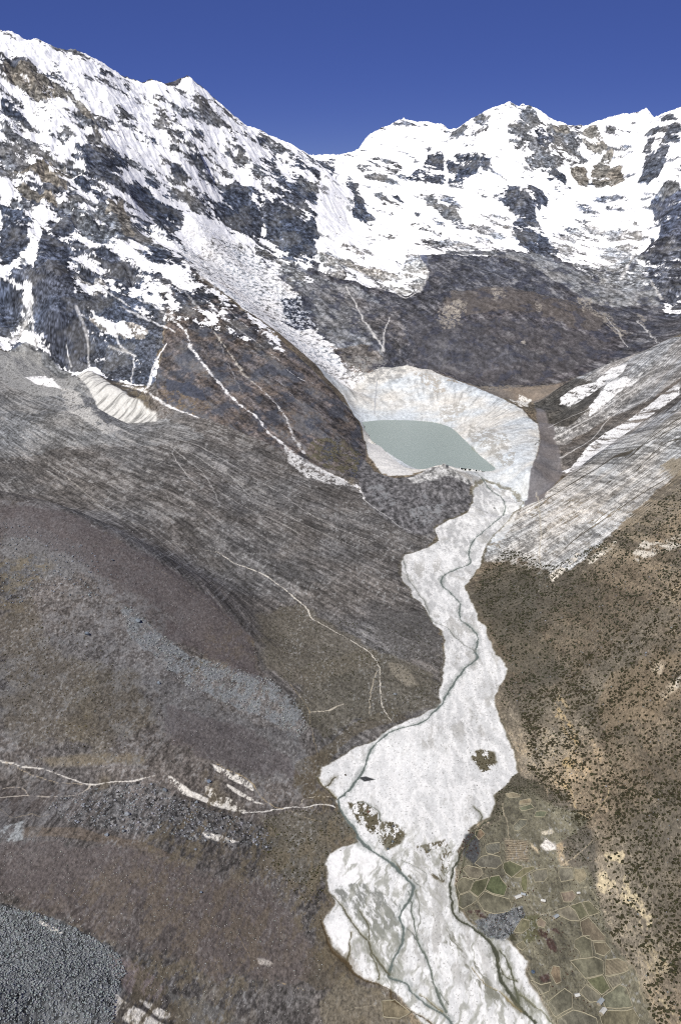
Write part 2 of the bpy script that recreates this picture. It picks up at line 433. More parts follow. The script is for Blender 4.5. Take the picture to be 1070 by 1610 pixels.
# scree fan
lay(area([(-300,790),(0,785),(100,800),(200,855),(260,895),(330,945),(400,1005),(405,1045),(450,1110),(490,1140),(500,1205),(640,1140),(690,1110),(700,1040),(690,990),
          (640,905),(690,835),(585,795),(560,765),(440,715),(300,655),(180,650),(0,600),(-300,600)], 8, 10), (99, 96, 94), reg=SCREE)
lay(area([(-300,560),(0,550),(120,590),(240,655),(330,690),(240,700),(120,700),(0,720),(-300,720)], 25, 25), (112, 114, 116), reg=SCREE)
# right slopes, grey-white upper part
lay(area([(752,880),(800,815),(850,778),(900,742),(960,700),(1000,680),(1070,635),(1400,400),(1400,700),(1070,740),(1000,800),(950,850),(900,895),(860,905),(810,880)], 22, 22), (158, 157, 153))
lay(area([(838,630),(900,597),(960,568),(1070,530),(1300,450),(1300,600),(1075,645),(1000,682),(960,702),(905,740),(882,744),(868,700),(850,660)], 6, 6), (140, 140, 140))
lay(area([(838,632),(870,612),(925,600),(950,600),(930,640),(890,672),(860,668),(845,650)], 10, 14), (78, 76, 72))
lay(area([(868,740),(862,700),(900,690),(960,655),(1075,590),(1075,625),(1000,665),(940,705),(905,738)], 14, 18), (104, 99, 94))
# far valley floor
lay(area([(700,596),(740,606),(800,609),(880,603),(870,615),(845,632),(800,628),(760,622)], 8, 4), (124, 116, 108), reg=MORAINE)
# gutter between moraine and right slope
lay(area([(840,640),(855,645),(872,680),(885,742),(855,782),(818,796),(830,742),(843,715),(849,690),(845,668)], 5, 5), (112, 109, 110), reg=MORAINE)
# moraine bowl
BOWL = [(480,556),(520,575),(560,590),(600,577),(640,573),(690,588),(740,606),(790,627),(820,643),(845,668),(849,690),(842,716),(833,742),
        (824,792),(790,850),(745,860),(742,790),(742,750),(700,736),(660,742),(600,745),(578,715),(566,665),(540,622),(510,592)]
lay(area(BOWL, 3, 4, ymin=2700), (205, 207, 206), reg=MORAINE)
# far snows, left massif
lay(area([(470,300),(545,255),(560,230),(640,180),(800,140),(1300,60),(1300,400),(1067,375),(1020,385),(990,405),(950,425),(915,418),(885,408),(860,400),
          (800,392),(750,395),(700,388),(640,360),(600,352),(618,372),(652,392),(664,420),(640,455),(600,440),(555,428),(505,425),(498,400),(495,340),(470,320)], 25, 30, ymin=4700),
    (112, 118, 130), rock=.07, reg=FAR)
q = Y > 7000; ROCK[q & (Z > 700)] = .07; REG[Y > 6500] = FAR
lay(area([(-500,0),(-100,0),(0,30),(300,100),(430,200),(530,245),(500,290),(500,400),(480,425),(440,405),(400,385),(340,362),(300,340),(285,380),(300,430),(330,465),
          (345,480),(300,490),(280,500),(262,495),(245,540),(250,590),(238,608),(190,600),(140,583),(118,592),(60,560),(0,545),(-500,530)], 8, 15), (90, 96, 109), rock=.6, reg=MTN)
q = (X < -300) & (Y > 6600) ; REG[q] = MTN; ROCK[q] = .1
# brown spur
SPURP = [(250,450),(300,425),(345,462),(400,503),(450,543),(500,591),(530,622),(550,646),(566,671),(574,695),(576,735),(560,752),(500,732),(440,705),(380,680),(300,652),(255,628),(245,600),(258,540),(262,495)]
lay(area(SPURP, 5, 6, ymax=4950), (90, 84, 84), rock=1, reg=SPUR)

# --- snow and rock shares on the massif  (pts, share of rock, colour)
DK, GR, TN = (78, 84, 97), (112, 115, 120), (128, 125, 119)
RP = [
 ([(-60,30),(0,40),(300,105),(330,140),(400,195),(470,235),(440,250),(380,240),(330,230),(270,215),(200,200),(160,170),(100,125),(40,90),(0,85),(-60,80)], .07, GR),
 ([(0,85),(60,150),(110,200),(120,240),(60,240),(0,235)], .3, GR),
 ([(100,130),(170,160),(270,200),(290,225),(300,250),(230,245),(180,235),(160,200)], .13, GR), ([(110,150),(150,200),(165,235),(110,240),(60,200),(60,150)], .16, GR),
 ([(160,235),(240,240),(300,250),(350,300),(300,300),(240,285),(190,262)], .36, GR), ([(240,150),(300,130),(370,180),(470,240),(460,280),(400,290),(340,290),(300,250),(270,220)], .3, GR),
 ([(6,95),(18,104),(42,98),(56,106),(60,116),(80,128),(95,138),(112,150),(100,155),(70,155),(50,152),(40,145),(25,138),(14,130),(8,115)], .96, TN),
 ([(95,138),(115,150),(128,160),(142,177),(150,192),(158,205),(168,223),(155,222),(146,205),(135,185),(120,165),(104,155)], .93, TN),
 ([(5,164),(20,165),(34,175),(47,200),(42,202),(25,188),(8,178)], .93, DK),
 ([(0,208),(20,208),(45,215),(62,225),(66,245),(0,250)], .75, GR),
 ([(90,205),(105,208),(110,222),(98,227),(90,215)], .85, GR),
 ([(112,182),(125,188),(150,195),(152,200),(130,198),(114,190)], .85, GR),
 ([(130,207),(146,205),(165,221),(150,226),(137,222)], .92, GR),
 ([(155,108),(172,112),(182,122),(172,126),(160,118)], .75, DK), ([(172,118),(185,125),(210,140),(205,148),(190,145),(175,132)], .4, DK),
 ([(145,230),(170,225),(185,235),(165,238),(150,238)], .8, GR),
 ([(70,95),(98,92),(100,120),(85,125)], .3, GR), ([(240,188),(262,188),(267,200),(252,204),(242,200)], .85, GR), ([(214,215),(245,212),(250,228),(225,233)], .6, DK),
 ([(270,150),(300,135),(310,165),(320,200),(290,210),(272,190)], .25, GR),
 ([(270,160),(282,160),(282,190),(270,190)], .8, GR), ([(295,172),(318,172),(320,184),(300,186)], .75, GR), ([(305,188),(335,186),(358,195),(360,203),(335,198),(310,200)], .75, GR),
 ([(280,205),(300,195),(335,202),(338,215),(310,222),(285,220)], .65, DK),
 ([(285,225),(345,222),(352,240),(300,242)], .55, GR), ([(375,160),(400,170),(398,178),(380,170)], .1, GR),
 ([(400,212),(420,218),(415,224),(402,220)], .7, DK), ([(425,232),(440,230),(462,237),(455,240),(430,242)], .9, GR), ([(370,228),(388,225),(386,238),(372,238)], .85, DK),
 ([(300,245),(325,262),(320,268),(298,250)], .8, DK), ([(352,240),(402,240),(405,275),(440,275),(435,250),(405,238),(370,236)], .7, DK), ([(395,255),(418,262),(415,278),(395,275)], .8, GR),
 ([(452,260),(480,256),(500,262),(505,270),(480,272),(460,268)], .65, DK),
 ([(470,282),(500,282),(515,272),(530,272),(530,300),(515,315),(500,310),(490,300),(475,298)], .85, GR),
 ([(425,285),(450,290),(475,305),(470,312),(440,305),(425,295)], .75, DK),
 ([(270,262),(285,262),(296,280),(290,285),(275,278)], .85, DK), ([(296,272),(312,275),(312,288),(298,286)], .85, GR), ([(315,280),(335,280),(342,300),(325,305),(318,295)], .75, GR),
 ([(270,292),(295,300),(310,310),(325,325),(328,332),(312,340),(296,328),(280,318),(270,312)], .93, GR),
 ([(262,320),(278,325),(290,350),(286,364),(272,368),(262,355)], .93, DK),
 ([(352,290),(375,288),(392,295),(402,312),(410,340),(412,352),(402,372),(385,365),(360,358),(345,348),(337,340),(340,322),(350,312)], .975, DK),
 ([(428,312),(450,312),(465,325),(480,335),(484,345),(495,342),(500,358),(497,375),(498,395),(488,405),(470,400),(448,395),(432,385),(415,375),(416,350),(420,335)], .96, DK),
 ([(435,290),(450,286),(456,305),(440,307)], .9, DK),
 ([(472,392),(495,395),(495,425),(478,412)], .85, DK), ([(395,384),(415,390),(440,410),(445,425),(425,425),(405,400)], .9, DK),
 # lower left
 ([(0,238),(60,238),(110,245),(130,270),(115,285),(100,300),(60,280),(0,280)], .75, GR),
 ([(30,272),(60,250),(100,262),(115,280),(105,298),(88,296),(60,275)], .88, TN),
 ([(18,290),(45,290),(62,304),(88,306),(90,320),(60,318),(35,310)], .92, TN),
 ([(115,283),(130,275),(150,298),(158,312),(135,305)], .98, DK),
 ([(158,255),(175,242),(195,248),(205,270),(192,275),(175,270)], .88, DK), ([(145,272),(185,275),(185,290),(155,285)], .8, DK),
 ([(202,286),(218,285),(236,302),(252,320),(258,332),(242,340),(222,325),(205,305)], .96, DK), ([(245,330),(262,335),(262,380),(250,365)], .8, DK),
 ([(0,283),(18,288),(35,312),(65,322),(78,332),(76,352),(50,345),(30,328),(0,318)], .06, GR),
 ([(0,325),(20,330),(45,340),(48,370),(38,388),(15,410),(0,415)], .96, DK),
 ([(50,342),(76,350),(70,385),(55,412),(20,420),(0,428),(0,418),(25,407),(45,388)], .25, GR),
 ([(90,322),(150,318),(205,345),(207,370),(185,372),(150,378),(125,368),(118,350),(110,340)], .9, GR),
 ([(165,315),(200,320),(200,345),(165,335)], .96, TN), ([(185,335),(205,340),(208,375),(192,372)], .95, TN),
 ([(110,330),(125,322),(150,322),(140,335),(115,338)], .2, GR),
 ([(80,345),(110,355),(118,370),(100,372),(80,362)], .95, DK),
 ([(120,374),(150,380),(180,376),(212,378),(216,388),(232,412),(205,415),(185,398),(150,392)], .28, GR),
 ([(205,350),(230,372),(245,380),(262,390),(250,398),(225,385),(208,370)], .85, GR),
 ([(145,388),(175,395),(200,420),(195,432),(170,425),(150,410)], .8, DK), ([(200,400),(230,415),(235,435),(205,425)], .7, DK),
 ([(235,385),(262,395),(262,425),(245,415)], .85, DK),
 ([(140,400),(270,430),(330,465),(300,490),(262,480),(220,470),(160,450),(120,440)], .58, DK),
 ([(65,375),(72,362),(95,375),(110,388),(108,425),(118,440),(118,462),(122,480),(132,500),(138,530),(139,575),(128,585),(110,583),(90,565),(62,520),(50,490),(48,440),(55,412)], .985, (80, 86, 100)),
 ([(0,430),(40,430),(40,460),(28,480),(25,505),(10,525),(0,528)], .93, DK),
 ([(40,440),(50,445),(50,480),(48,510),(60,545),(45,540),(25,540),(0,548),(0,535),(25,520),(35,490),(40,460)], .28, GR),
 ([(115,445),(160,450),(200,458),(258,490),(258,540),(245,560),(240,590),(228,606),(200,600),(160,588),(141,572),(140,520),(125,485)], .9, (84, 90, 102)),
 ([(140,500),(180,505),(225,512),(235,525),(220,535),(190,528),(160,522)], .72, (150, 146, 140)),
 ([(118,435),(150,440),(175,455),(165,465),(130,455)], .7, (150, 150, 148)),
 ([(340,470),(300,432),(285,400),(265,400),(270,430),(300,465)], .72, (70, 74, 84)),
 ([(230,470),(285,480),(345,480),(330,468),(270,435),(220,430)], .52, DK),
 # glacier bowl and saddle
 ([(290,332),(330,345),(390,372),(440,400),(430,410),(380,400),(340,395),(300,400),(285,375)], .02, GR),
 ([(500,290),(540,262),(552,300),(555,340),(590,365),(620,375),(640,395),(620,410),(560,405),(510,395),(498,350)], .02, GR),
 # middle and right
 ([(560,262),(575,250),(600,248),(630,255),(632,270),(615,275),(590,268),(570,270)], .55, GR), ([(570,278),(590,270),(625,285),(630,292),(605,286),(575,282)], .85, GR),
 ([(635,280),(652,268),(668,255),(672,242),(698,235),(699,290),(670,288),(640,282)], .8, DK),
 ([(550,285),(562,287),(562,300),(575,330),(591,345),(588,360),(570,358),(553,340),(549,315)], .97, DK),
 ([(586,305),(600,303),(612,312),(640,330),(625,328),(600,320)], .8, GR), ([(612,305),(625,307),(640,318),(635,321)], .8, DK), ([(646,332),(660,335),(656,342)], .95, DK),
 ([(660,305),(680,303),(685,320),(720,330),(726,348),(700,345),(682,330)], .88, GR),
 ([(703,222),(712,205),(728,196),(734,205),(725,215),(708,222)], .88, GR), ([(742,182),(770,172),(790,175),(790,182),(765,190),(745,190)], .6, GR), ([(735,205),(768,200),(768,208),(742,212)], .65, GR),
 ([(703,245),(720,240),(752,240),(755,258),(745,275),(725,288),(705,290)], .75, DK), ([(757,240),(773,250),(768,268),(758,262)], .65, DK),
 ([(795,195),(815,180),(830,165),(850,190),(905,205),(925,210),(895,250),(870,280),(855,275),(830,262),(810,235),(798,215)], .58, GR),
 ([(826,170),(840,172),(848,195),(835,200),(824,190)], .92, GR), ([(838,200),(860,210),(872,222),(862,235),(845,225)], .85, DK), ([(800,205),(815,212),(830,225),(820,232),(800,225)], .8, GR),
 ([(868,228),(885,232),(880,242),(868,240)], .9, GR), ([(858,275),(872,268),(888,275),(886,288),(866,285)], .92, DK), ([(865,195),(892,198),(895,210),(872,208)], .8, TN),
 ([(897,262),(918,260),(928,285),(922,295),(905,285),(898,272)], .97, TN), ([(918,203),(937,198),(945,215),(952,232),(942,240),(925,232),(915,220)], .85, TN),
 ([(890,240),(910,238),(925,255),(895,258)], .65, GR), ([(930,262),(950,235),(962,240),(960,262),(980,270),(980,285),(960,294),(935,292),(928,280)], .95, TN),
 ([(948,202),(966,200),(965,212),(952,208)], .6, GR),
 ([(1012,212),(1020,205),(1035,198),(1045,180),(1058,180),(1068,195),(1067,225),(1050,225),(1047,250),(1038,272),(1018,291),(1004,285),(1008,265),(1014,240)], .93, (90, 95, 105)),
 ([(1035,195),(1045,190),(1048,205),(1036,225),(1030,240),(1020,235),(1030,215)], .3, GR),
 ([(1035,300),(1050,278),(1070,275),(1070,300),(1045,312),(1036,310)], .9, GR),
 ([(1022,318),(1035,315),(1070,300),(1150,280),(1150,500),(1067,495),(1045,498),(1035,460),(1012,452),(1008,400),(1030,380),(1040,350)], .93, (88, 94, 110)),
 ([(776,305),(795,300),(800,290),(812,288),(818,300),(838,292),(858,312),(860,322),(848,332),(838,322),(845,345),(835,345),(815,340),(800,330),(780,318)], .92, DK),
 ([(805,350),(825,340),(845,345),(862,378),(880,390),(876,405),(860,410),(835,395),(815,385),(808,365)], .95, DK),
 ([(860,378),(900,360),(940,350),(1000,345),(1020,370),(1000,400),(960,430),(915,420),(880,400)], .45, (180, 183, 188)),
 ([(640,358),(700,365),(760,375),(800,385),(795,395),(740,398),(690,392)], .5, (165, 168, 173)),
 ([(740,330),(800,340),(812,380),(760,372),(735,352)], .4, (170, 173, 178)),
]
RP += [
 ([(560,395),(640,385),(700,385),(760,392),(800,395),(790,408),(720,410),(668,415),(672,440),(640,466),(600,455),(540,440),(510,430)], .5, (165,168,172)),
 ([(500,290),(540,258),(553,300),(556,340),(592,362),(650,380),(660,400),(650,412),(600,415),(545,412),(505,415),(497,380),(498,330)], .015, GR),
 ([(505,392),(560,388),(640,392),(655,405),(640,425),(600,438),(550,425),(510,418)], .38, (176,178,182)),
 ([(560,360),(600,345),(660,352),(700,368),(690,385),(640,380),(590,368)], .25, GR),
]
for pts, rk, c in RP: lay(area(pts, 9, 22, ymin=3600), c, rock=rk)

# --- ice tongue of the glacier and the grey debris beside it
lay(area([(405,388),(440,405),(480,425),(510,440),(560,450),(600,470),(600,560),(560,600),(520,560),(480,500),(430,440)], 25, 25, ymin=4560), (122, 126, 134), reg=BROWN, rock=1)
TONG = [(285,385),(330,372),(385,385),(420,415),(455,450),(480,490),(500,520),(540,565),(575,585),(560,605),(530,618),(505,592),(480,566),(450,540),(400,497),(345,455),(300,420)]
T = lay(area(TONG, 34, 30, ymin=4350), (222, 225, 228), reg=ICE, rock=1)
S, mk = T[0], T[1]
crev = fbm(X[S], Y[S] * .40 + Z[S] * .3, 62, 6, .74, ridged=True, seed=31)
COL[S] += ((c255((248,250,252)) - COL[S]) * (sstep(-.12, .12, crev) * mk)[..., None]); COL[S] += ((c255((140,146,154)) - COL[S]) * (sstep(-.1, -.42, crev) * mk * .75)[..., None])
lay(area([(440,470),(470,465),(490,480),(490,500),(470,512),(445,500)], 12, 18, ymin=4600), (80, 86, 98), rock=1)
lay(area([(440,505),(495,500),(500,515),(470,520)], 8, 12, ymin=4600), (88, 92, 104), rock=1)
lay(area([(470,450),(500,440),(560,460),(590,500),(600,545),(560,520),(520,480)], 20, 20, ymin=4600), (112, 114, 120), rock=1)
lay(area([(470,450),(440,430),(400,395),(405,388),(450,410),(500,440)], 10, 20, ymin=4600), (160, 164, 168), rock=.8)
lay(area([(520,545),(575,540),(600,560),(590,585),(545,580)], 12, 18, ymin=4400), (118, 110, 104), rock=1)
# grey tongue right of it
lay(area([(498,400),(540,408),(600,425),(650,415),(668,398),(672,430),(664,452),(640,466),(622,455),(600,442),(560,425),(500,425)], 10, 14, ymin=4900), (178, 178, 176), rock=.62, reg=FAR)
# dark moraine bands, brown hill
lay(area([(655,402),(700,400),(780,402),(835,418),(880,440),(870,450),(780,455),(720,462),(690,440)], 14, 16, ymin=4900), (84, 88, 101), rock=1)
lay(area([(700,394),(780,396),(860,400),(900,425),(960,432),(1030,452),(1036,478),(960,482),(905,462),(870,440),(830,415),(780,401),(700,400)], 10, 14, ymin=5000), (130, 134, 140), rock=1)
lay(area([(880,400),(930,420),(980,410),(1010,400),(1020,450),(980,455),(930,440)], 10, 20, ymin=5000), (146, 150, 155), rock=.85)
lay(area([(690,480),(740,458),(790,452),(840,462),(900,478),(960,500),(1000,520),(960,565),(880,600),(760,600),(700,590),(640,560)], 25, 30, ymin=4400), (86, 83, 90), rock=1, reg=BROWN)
lay(area([(620,500),(700,500),(800,540),(880,560),(760,585),(640,560)], 40, 50, ymin=4400), (80, 84, 99), a=.8)
lay(area([(560,470),(620,480),(640,540),(610,560),(570,500)], 20, 30, ymin=4500), (98, 96, 100), a=.8)
# cloudy tone changes, the same everywhere
tone = (NL - .5) * .16 + (NM - .5) * .22 + (NF - .5) * .26 + (NV - .5) * .42
warm = (equal(fbm(X, Y, 260, 4, .6, seed=41)) - .5)
COL *= (1 + np.where(REG == MORAINE, tone * .3, np.where(REG == SCREE, tone * .38, tone)))[..., None]
COL[..., 0] *= 1 + .05 * warm; COL[..., 2] *= 1 - .06 * warm
del warm

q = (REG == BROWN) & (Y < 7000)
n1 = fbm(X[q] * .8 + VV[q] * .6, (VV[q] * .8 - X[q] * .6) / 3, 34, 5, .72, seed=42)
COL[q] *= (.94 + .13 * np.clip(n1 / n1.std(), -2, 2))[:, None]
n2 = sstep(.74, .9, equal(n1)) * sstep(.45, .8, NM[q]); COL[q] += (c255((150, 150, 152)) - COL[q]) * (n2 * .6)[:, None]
for pts, c, a in (([(700,470),(745,455),(790,450),(850,462),(910,478),(960,500),(930,520),(850,500),(780,490),(720,500)], (104,95,88), .6), ([(640,500),(720,505),(850,510),(960,530),(930,570),(860,600),(720,595),(650,560)], (84,82,86), .5)):  # crest highlight painted into the hill colour as tan-brown, duller brown below
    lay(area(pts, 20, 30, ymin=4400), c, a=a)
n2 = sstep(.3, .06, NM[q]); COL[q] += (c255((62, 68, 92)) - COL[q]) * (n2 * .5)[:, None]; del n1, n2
q = REG == ICE
COL[q] *= (1 + .5 * (NV[q] - .5) + .25 * (NF[q] - .5))[:, None]; q = q & (NV > .55) & (NF > .4); COL[q] += (c255((246, 248, 250)) - COL[q]) * .7
# --- furrows and streaks that follow the fall line
def streak(mask, along, across, s, stretch, amt, seed, octv=4, per=.65):
    n = fbm(along[mask] / stretch, across[mask], s, octv, per, seed=seed)
    n = n / (np.std(n) + 1e-6)
    COL[mask] *= (1 + amt * np.clip(n, -2.2, 2.2))[:, None]
ax_, ay_ = -1850.0, 4250.0
mfan = (REG == SCREE); rad = np.hypot(X - ax_, Y - ay_); th = np.arctan2(X - ax_, ay_ - Y)
streak(mfan, rad, th * 1900 + WX * 3, 8, 10, .13, 51)
streak(mfan, rad, th * 1900 + WX * 5, 40, 8, .09, 52)
m2 = mfan & (rad < 3200)
nn = fbm(rad[m2] / 14, th[m2] * 1900 + WX[m2] * 7, 42, 4, .6, ridged=True, seed=53)
lt = sstep(.5, .78, nn) * sstep(.3, .7, NM[m2]) * sstep(2700, 1900, rad[m2])
COL[m2] += (c255((176, 174, 170)) - COL[m2]) * (lt * .62)[:, None]; del nn, lt
# right slopes: streaks run down to the west
mr = (REG == RHILL) & (X > 200)
al, ac = X * .96 + Y * .26, Y * .96 - X * .26 + VV * .25
streak(mr & (Y > 2250), al, ac, 9, 7, .09, 54)
bright = sstep(130, 152, COL[..., 1] * 255) * mr
q = bright > .02
n1 = equal(fbm(al[q] / 6, ac[q] + WX[q] * 5, 20, 5, .75, seed=55)); n2 = NF[q]
COL[q] += (c255((226, 225, 221)) - COL[q]) * (bright[q] * sstep(.45, .9, n1) * .65)[:, None]
COL[q] += (c255((78, 74, 66)) - COL[q]) * (bright[q] * sstep(.3, .04, n1 * .55 + n2 * .45) * .85)[:, None]
del q, n1, n2, bright
# bright gullies in that slope
for pts in ([(882,742),(905,725),(925,700),(950,680),(975,668),(1000,650),(1030,628),(1068,600),(1068,620),(1040,640),(1010,662),(985,680),(950,705),(925,722),(905,738)],
            [(955,600),(985,592),(1000,600),(970,618),(945,640),(925,655),(925,640),(940,620)],
            [(880,625),(905,608),(935,600),(960,578),(985,570),(980,585),(950,605),(920,625),(895,640),(880,636)]):
    lay(area(pts, 3, 9), (240, 240, 239), dens=.72, dn=NF, hard=.12)
for pts in ([(990,870),(1010,850),(1040,850),(1070,838),(1120,820),(1120,850),(1070,862),(1030,872),(1000,885)],
            [(860,905),(885,885),(905,870),(925,858),(915,872),(890,893),(870,915)], [(920,880),(945,862),(970,848),(965,860),(940,880),(925,888)],
            [(1010,1060),(1035,1035),(1045,1040),(1040,1062),(1020,1070)], [(1035,1090),(1070,1060),(1070,1080),(1045,1100)]):
    lay(area(pts, 4, 9), (222, 215, 200), dens=.5, dn=NF)
for pts, wd in (([(890,765),(915,750),(940,735),(965,718),(990,712)], 9), ([(882,770),(860,785),(845,798)], 3), ([(990,718),(1020,690),(1070,655)], 5), ([(1010,700),(1045,680),(1070,668)], 3),
                ([(905,742),(960,702),(1010,678),(1070,640)], 2.5), ([(1000,740),(1040,700),(1070,690)], 3), ([(900,850),(950,815),(1010,775),(1060,745)], 3),
                ([(850,900),(900,850),(960,800)], 2), ([(930,830),(975,795)], 3), ([(840,700),(850,690)], 1)):
    lay(line(pts, wd, .5, 6), (72, 66, 54), a=.85)
for pts, wd in (([(870,690),(900,672),(940,650),(980,620),(1040,590),(1068,575)], 3), ([(862,672),(885,660),(930,640),(975,610),(1068,560)], 2), ([(880,720),(930,690),(960,655),(1020,625)], 3)):
    lay(line(pts, wd, .6, 5), (205, 204, 202), a=.7)
lay(area([(1035,735),(1055,722),(1110,715),(1110,745),(1060,750)], 12, 14), (150, 137, 112), a=.8)
lay(line([(842,775),(848,810),(850,840),(847,870),(850,900),(846,930)], 2.2, .6, 5), (190, 182, 165), a=.6)

# --- right brown slope: sandy patches, dark soil patches
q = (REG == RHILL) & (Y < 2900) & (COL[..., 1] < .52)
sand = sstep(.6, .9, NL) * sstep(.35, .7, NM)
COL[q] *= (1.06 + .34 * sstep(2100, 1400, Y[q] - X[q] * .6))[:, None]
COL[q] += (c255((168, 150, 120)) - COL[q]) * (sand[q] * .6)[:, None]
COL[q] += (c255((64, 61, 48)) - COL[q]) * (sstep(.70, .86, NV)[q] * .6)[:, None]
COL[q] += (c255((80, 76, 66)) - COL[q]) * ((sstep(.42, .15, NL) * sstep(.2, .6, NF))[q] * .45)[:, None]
lay(area([(755,905),(800,880),(860,905),(840,950),(860,1000),(900,1060),(830,1080),(800,1040),(770,990),(745,935)], 30, 25), (84, 81, 70), a=.5)
lay(area([(930,1390),(945,1360),(955,1340),(975,1350),(965,1380),(990,1395),(1015,1420),(1030,1440),(1025,1465),(995,1470),(1000,1440),(965,1410)], 10, 22), (206, 192, 160), dens=.55, a=.9)
lay(area([(1000,1470),(1035,1460),(1055,1500),(1040,1560),(1000,1540)], 14, 22), (176, 162, 132), dens=.4, a=.8)
lay(area([(880,1080),(905,1150),(900,1230),(880,1260),(890,1170),(870,1110)], 8, 18), (178, 156, 116), dens=.45, a=.9)
lay(area([(960,1060),(1010,1040),(1070,1020),(1070,1100),(1000,1130),(950,1160),(930,1120)], 20, 30), (152, 130, 98), a=.45)
lay(area([(860,1240),(890,1250),(925,1290),(935,1340),(930,1420),(950,1430),(960,1470),(925,1470),(900,1400),(880,1300)], 10, 14), (78, 76, 70), a=.65)
lay(area([(775,1225),(815,1215),(850,1235),(870,1260),(860,1275),(840,1262),(800,1245),(785,1290),(775,1310),(765,1290)], 6, 10), (84, 80, 66), a=.8)
lay(line([(990,1300),(1030,1275),(1070,1248)], 3, .6, 4), (76, 72, 60), a=.6)

# --- left hills
lay(area([(0,785),(100,800),(200,850),(330,940),(400,1000),(405,1060),(330,1030),(230,980),(120,900),(0,850)], 30, 25), (100, 93, 93), a=.7)
lay(area([(0,810),(60,830),(140,860),(150,900),(60,910),(0,950)], 20, 25), (112, 115, 118), a=.6)
lay(area([(0,960),(40,940),(70,1010),(150,1060),(150,1160),(60,1170),(0,1150)], 30, 30), (104, 94, 76), a=.6)
lay(area([(140,1040),(220,1060),(260,1140),(150,1180),(100,1150)], 25, 30), (104, 94, 72), a=.5)
lay(area([(185,950),(215,955),(240,985),(300,1030),(370,1050),(420,1065),(470,1110),(485,1140),(470,1165),(420,1130),(360,1110),(300,1080),(250,1040),(205,1000)], 12, 18), (122, 130, 136), dens=.6, a=.95)
lay(area([(230,1060),(300,1080),(400,1140),(470,1160),(490,1210),(380,1220),(280,1170)], 20, 25), (98, 98, 100), a=.6)
lay(area([(60,1192),(160,1183),(235,1188),(225,1200),(150,1203),(80,1205)], 5, 8), (128, 114, 88), a=.8)
lay(area([(0,1240),(120,1245),(90,1270),(0,1285)], 8, 12), (98, 86, 80), a=.5)
lay(area([(70,1270),(120,1240),(240,1230),(300,1260),(420,1300),(430,1340),(300,1320),(210,1310),(130,1300)], 15, 14), (112, 113, 114), dens=.7, a=.6, reg=BOULD)
lay(area([(40,1300),(120,1300),(200,1320),(280,1345),(250,1350),(120,1320),(30,1315)], 6, 10), (122, 102, 80), a=.6)
lay(area([(0,1315),(140,1325),(260,1350),(230,1420),(100,1420),(0,1410)], 30, 20), (106, 99, 97), a=.8)
lay(area([(240,1340),(420,1380),(500,1480),(490,1560),(330,1520),(230,1430)], 40, 25), (112, 102, 97), a=.6)
lay(area([(420,1280),(530,1270),(560,1310),(520,1345),(500,1400),(450,1380),(410,1320)], 20, 18), (106, 100, 82), a=.7)
lay(area([(0,1300),(35,1290),(40,1320),(0,1325)], 4, 10), (150, 158, 160), dens=.6)
lay(area([(-400,1415),(0,1422),(60,1435),(130,1462),(190,1500),(200,1530),(185,1560),(175,1650),(-400,1700)], 4, 12), (104, 110, 113), reg=BOULD)
lay(area([(170,1500),(200,1508),(260,1550),(250,1575),(200,1560),(180,1535)], 5, 10), (142, 124, 120), dens=.8, a=.8)
lay(area([(260,1555),(340,1580),(380,1610),(280,1612)], 8, 10), (112, 112, 108), a=.7)
for pts in ([(180,1560),(200,1575),(240,1600),(290,1620),(220,1620),(180,1595)], [(205,1560),(260,1590),(300,1600),(250,1600)], [(262,1217),(275,1225),(300,1243),(345,1262),(388,1274),(385,1280),(330,1265),(290,1250),(268,1232)],
            [(322,1236),(335,1240),(355,1252),(385,1268),(375,1275),(340,1262),(325,1248)], [(315,1308),(345,1312),(378,1324),(350,1325),(325,1318)],
            [(398,1503),(420,1510),(442,1520),(420,1520),(402,1513)], [(350,1228),(380,1245),(415,1265),(400,1262),(365,1245)], [(50,1440),(80,1455),(105,1472),(80,1465),(55,1448)], [(330,1200),(370,1215),(395,1230),(400,1245),(380,1235),(340,1212)]):
    lay(area(pts, 1.5, 5), (226, 221, 206), dens=.75, hard=.1)
lay(area([(470,1195),(505,1180),(530,1180),(515,1200),(500,1215),(495,1240),(515,1258),(480,1255),(460,1235)], 6, 9), (96, 84, 62), a=.85)
lay(area([(640,1130),(600,1140),(570,1150),(530,1175),(510,1195),(500,1180),(560,1135),(620,1110)], 6, 9), (98, 88, 68), a=.7)
lay(area([(480,1050),(560,1020),(620,1030),(680,1060),(690,1105),(620,1130),(560,1130),(500,1160),(470,1110)], 20, 18), (98, 92, 74), a=.7)
lay(area([(400,960),(470,950),(560,1000),(600,1040),(540,1060),(460,1080),(410,1040)], 25, 20), (104, 96, 78), a=.7)
lay(area([(610,1040),(640,1050),(658,1078),(640,1080),(615,1060)], 5, 8), (150, 140, 118), a=.7)
lay(area([(580,960),(680,960),(695,1010),(680,1040),(620,1030),(590,1000)], 15, 15), (92, 90, 88), a=.6)
lay(area([(505,1440),(520,1460),(545,1510),(560,1540),(500,1560),(470,1540),(490,1480)], 6, 9), (92, 82, 66), a=.8)
lay(area([(540,1530),(600,1560),(640,1590),(660,1640),(520,1640),(500,1580)], 6, 8), (116, 106, 84), a=.8)

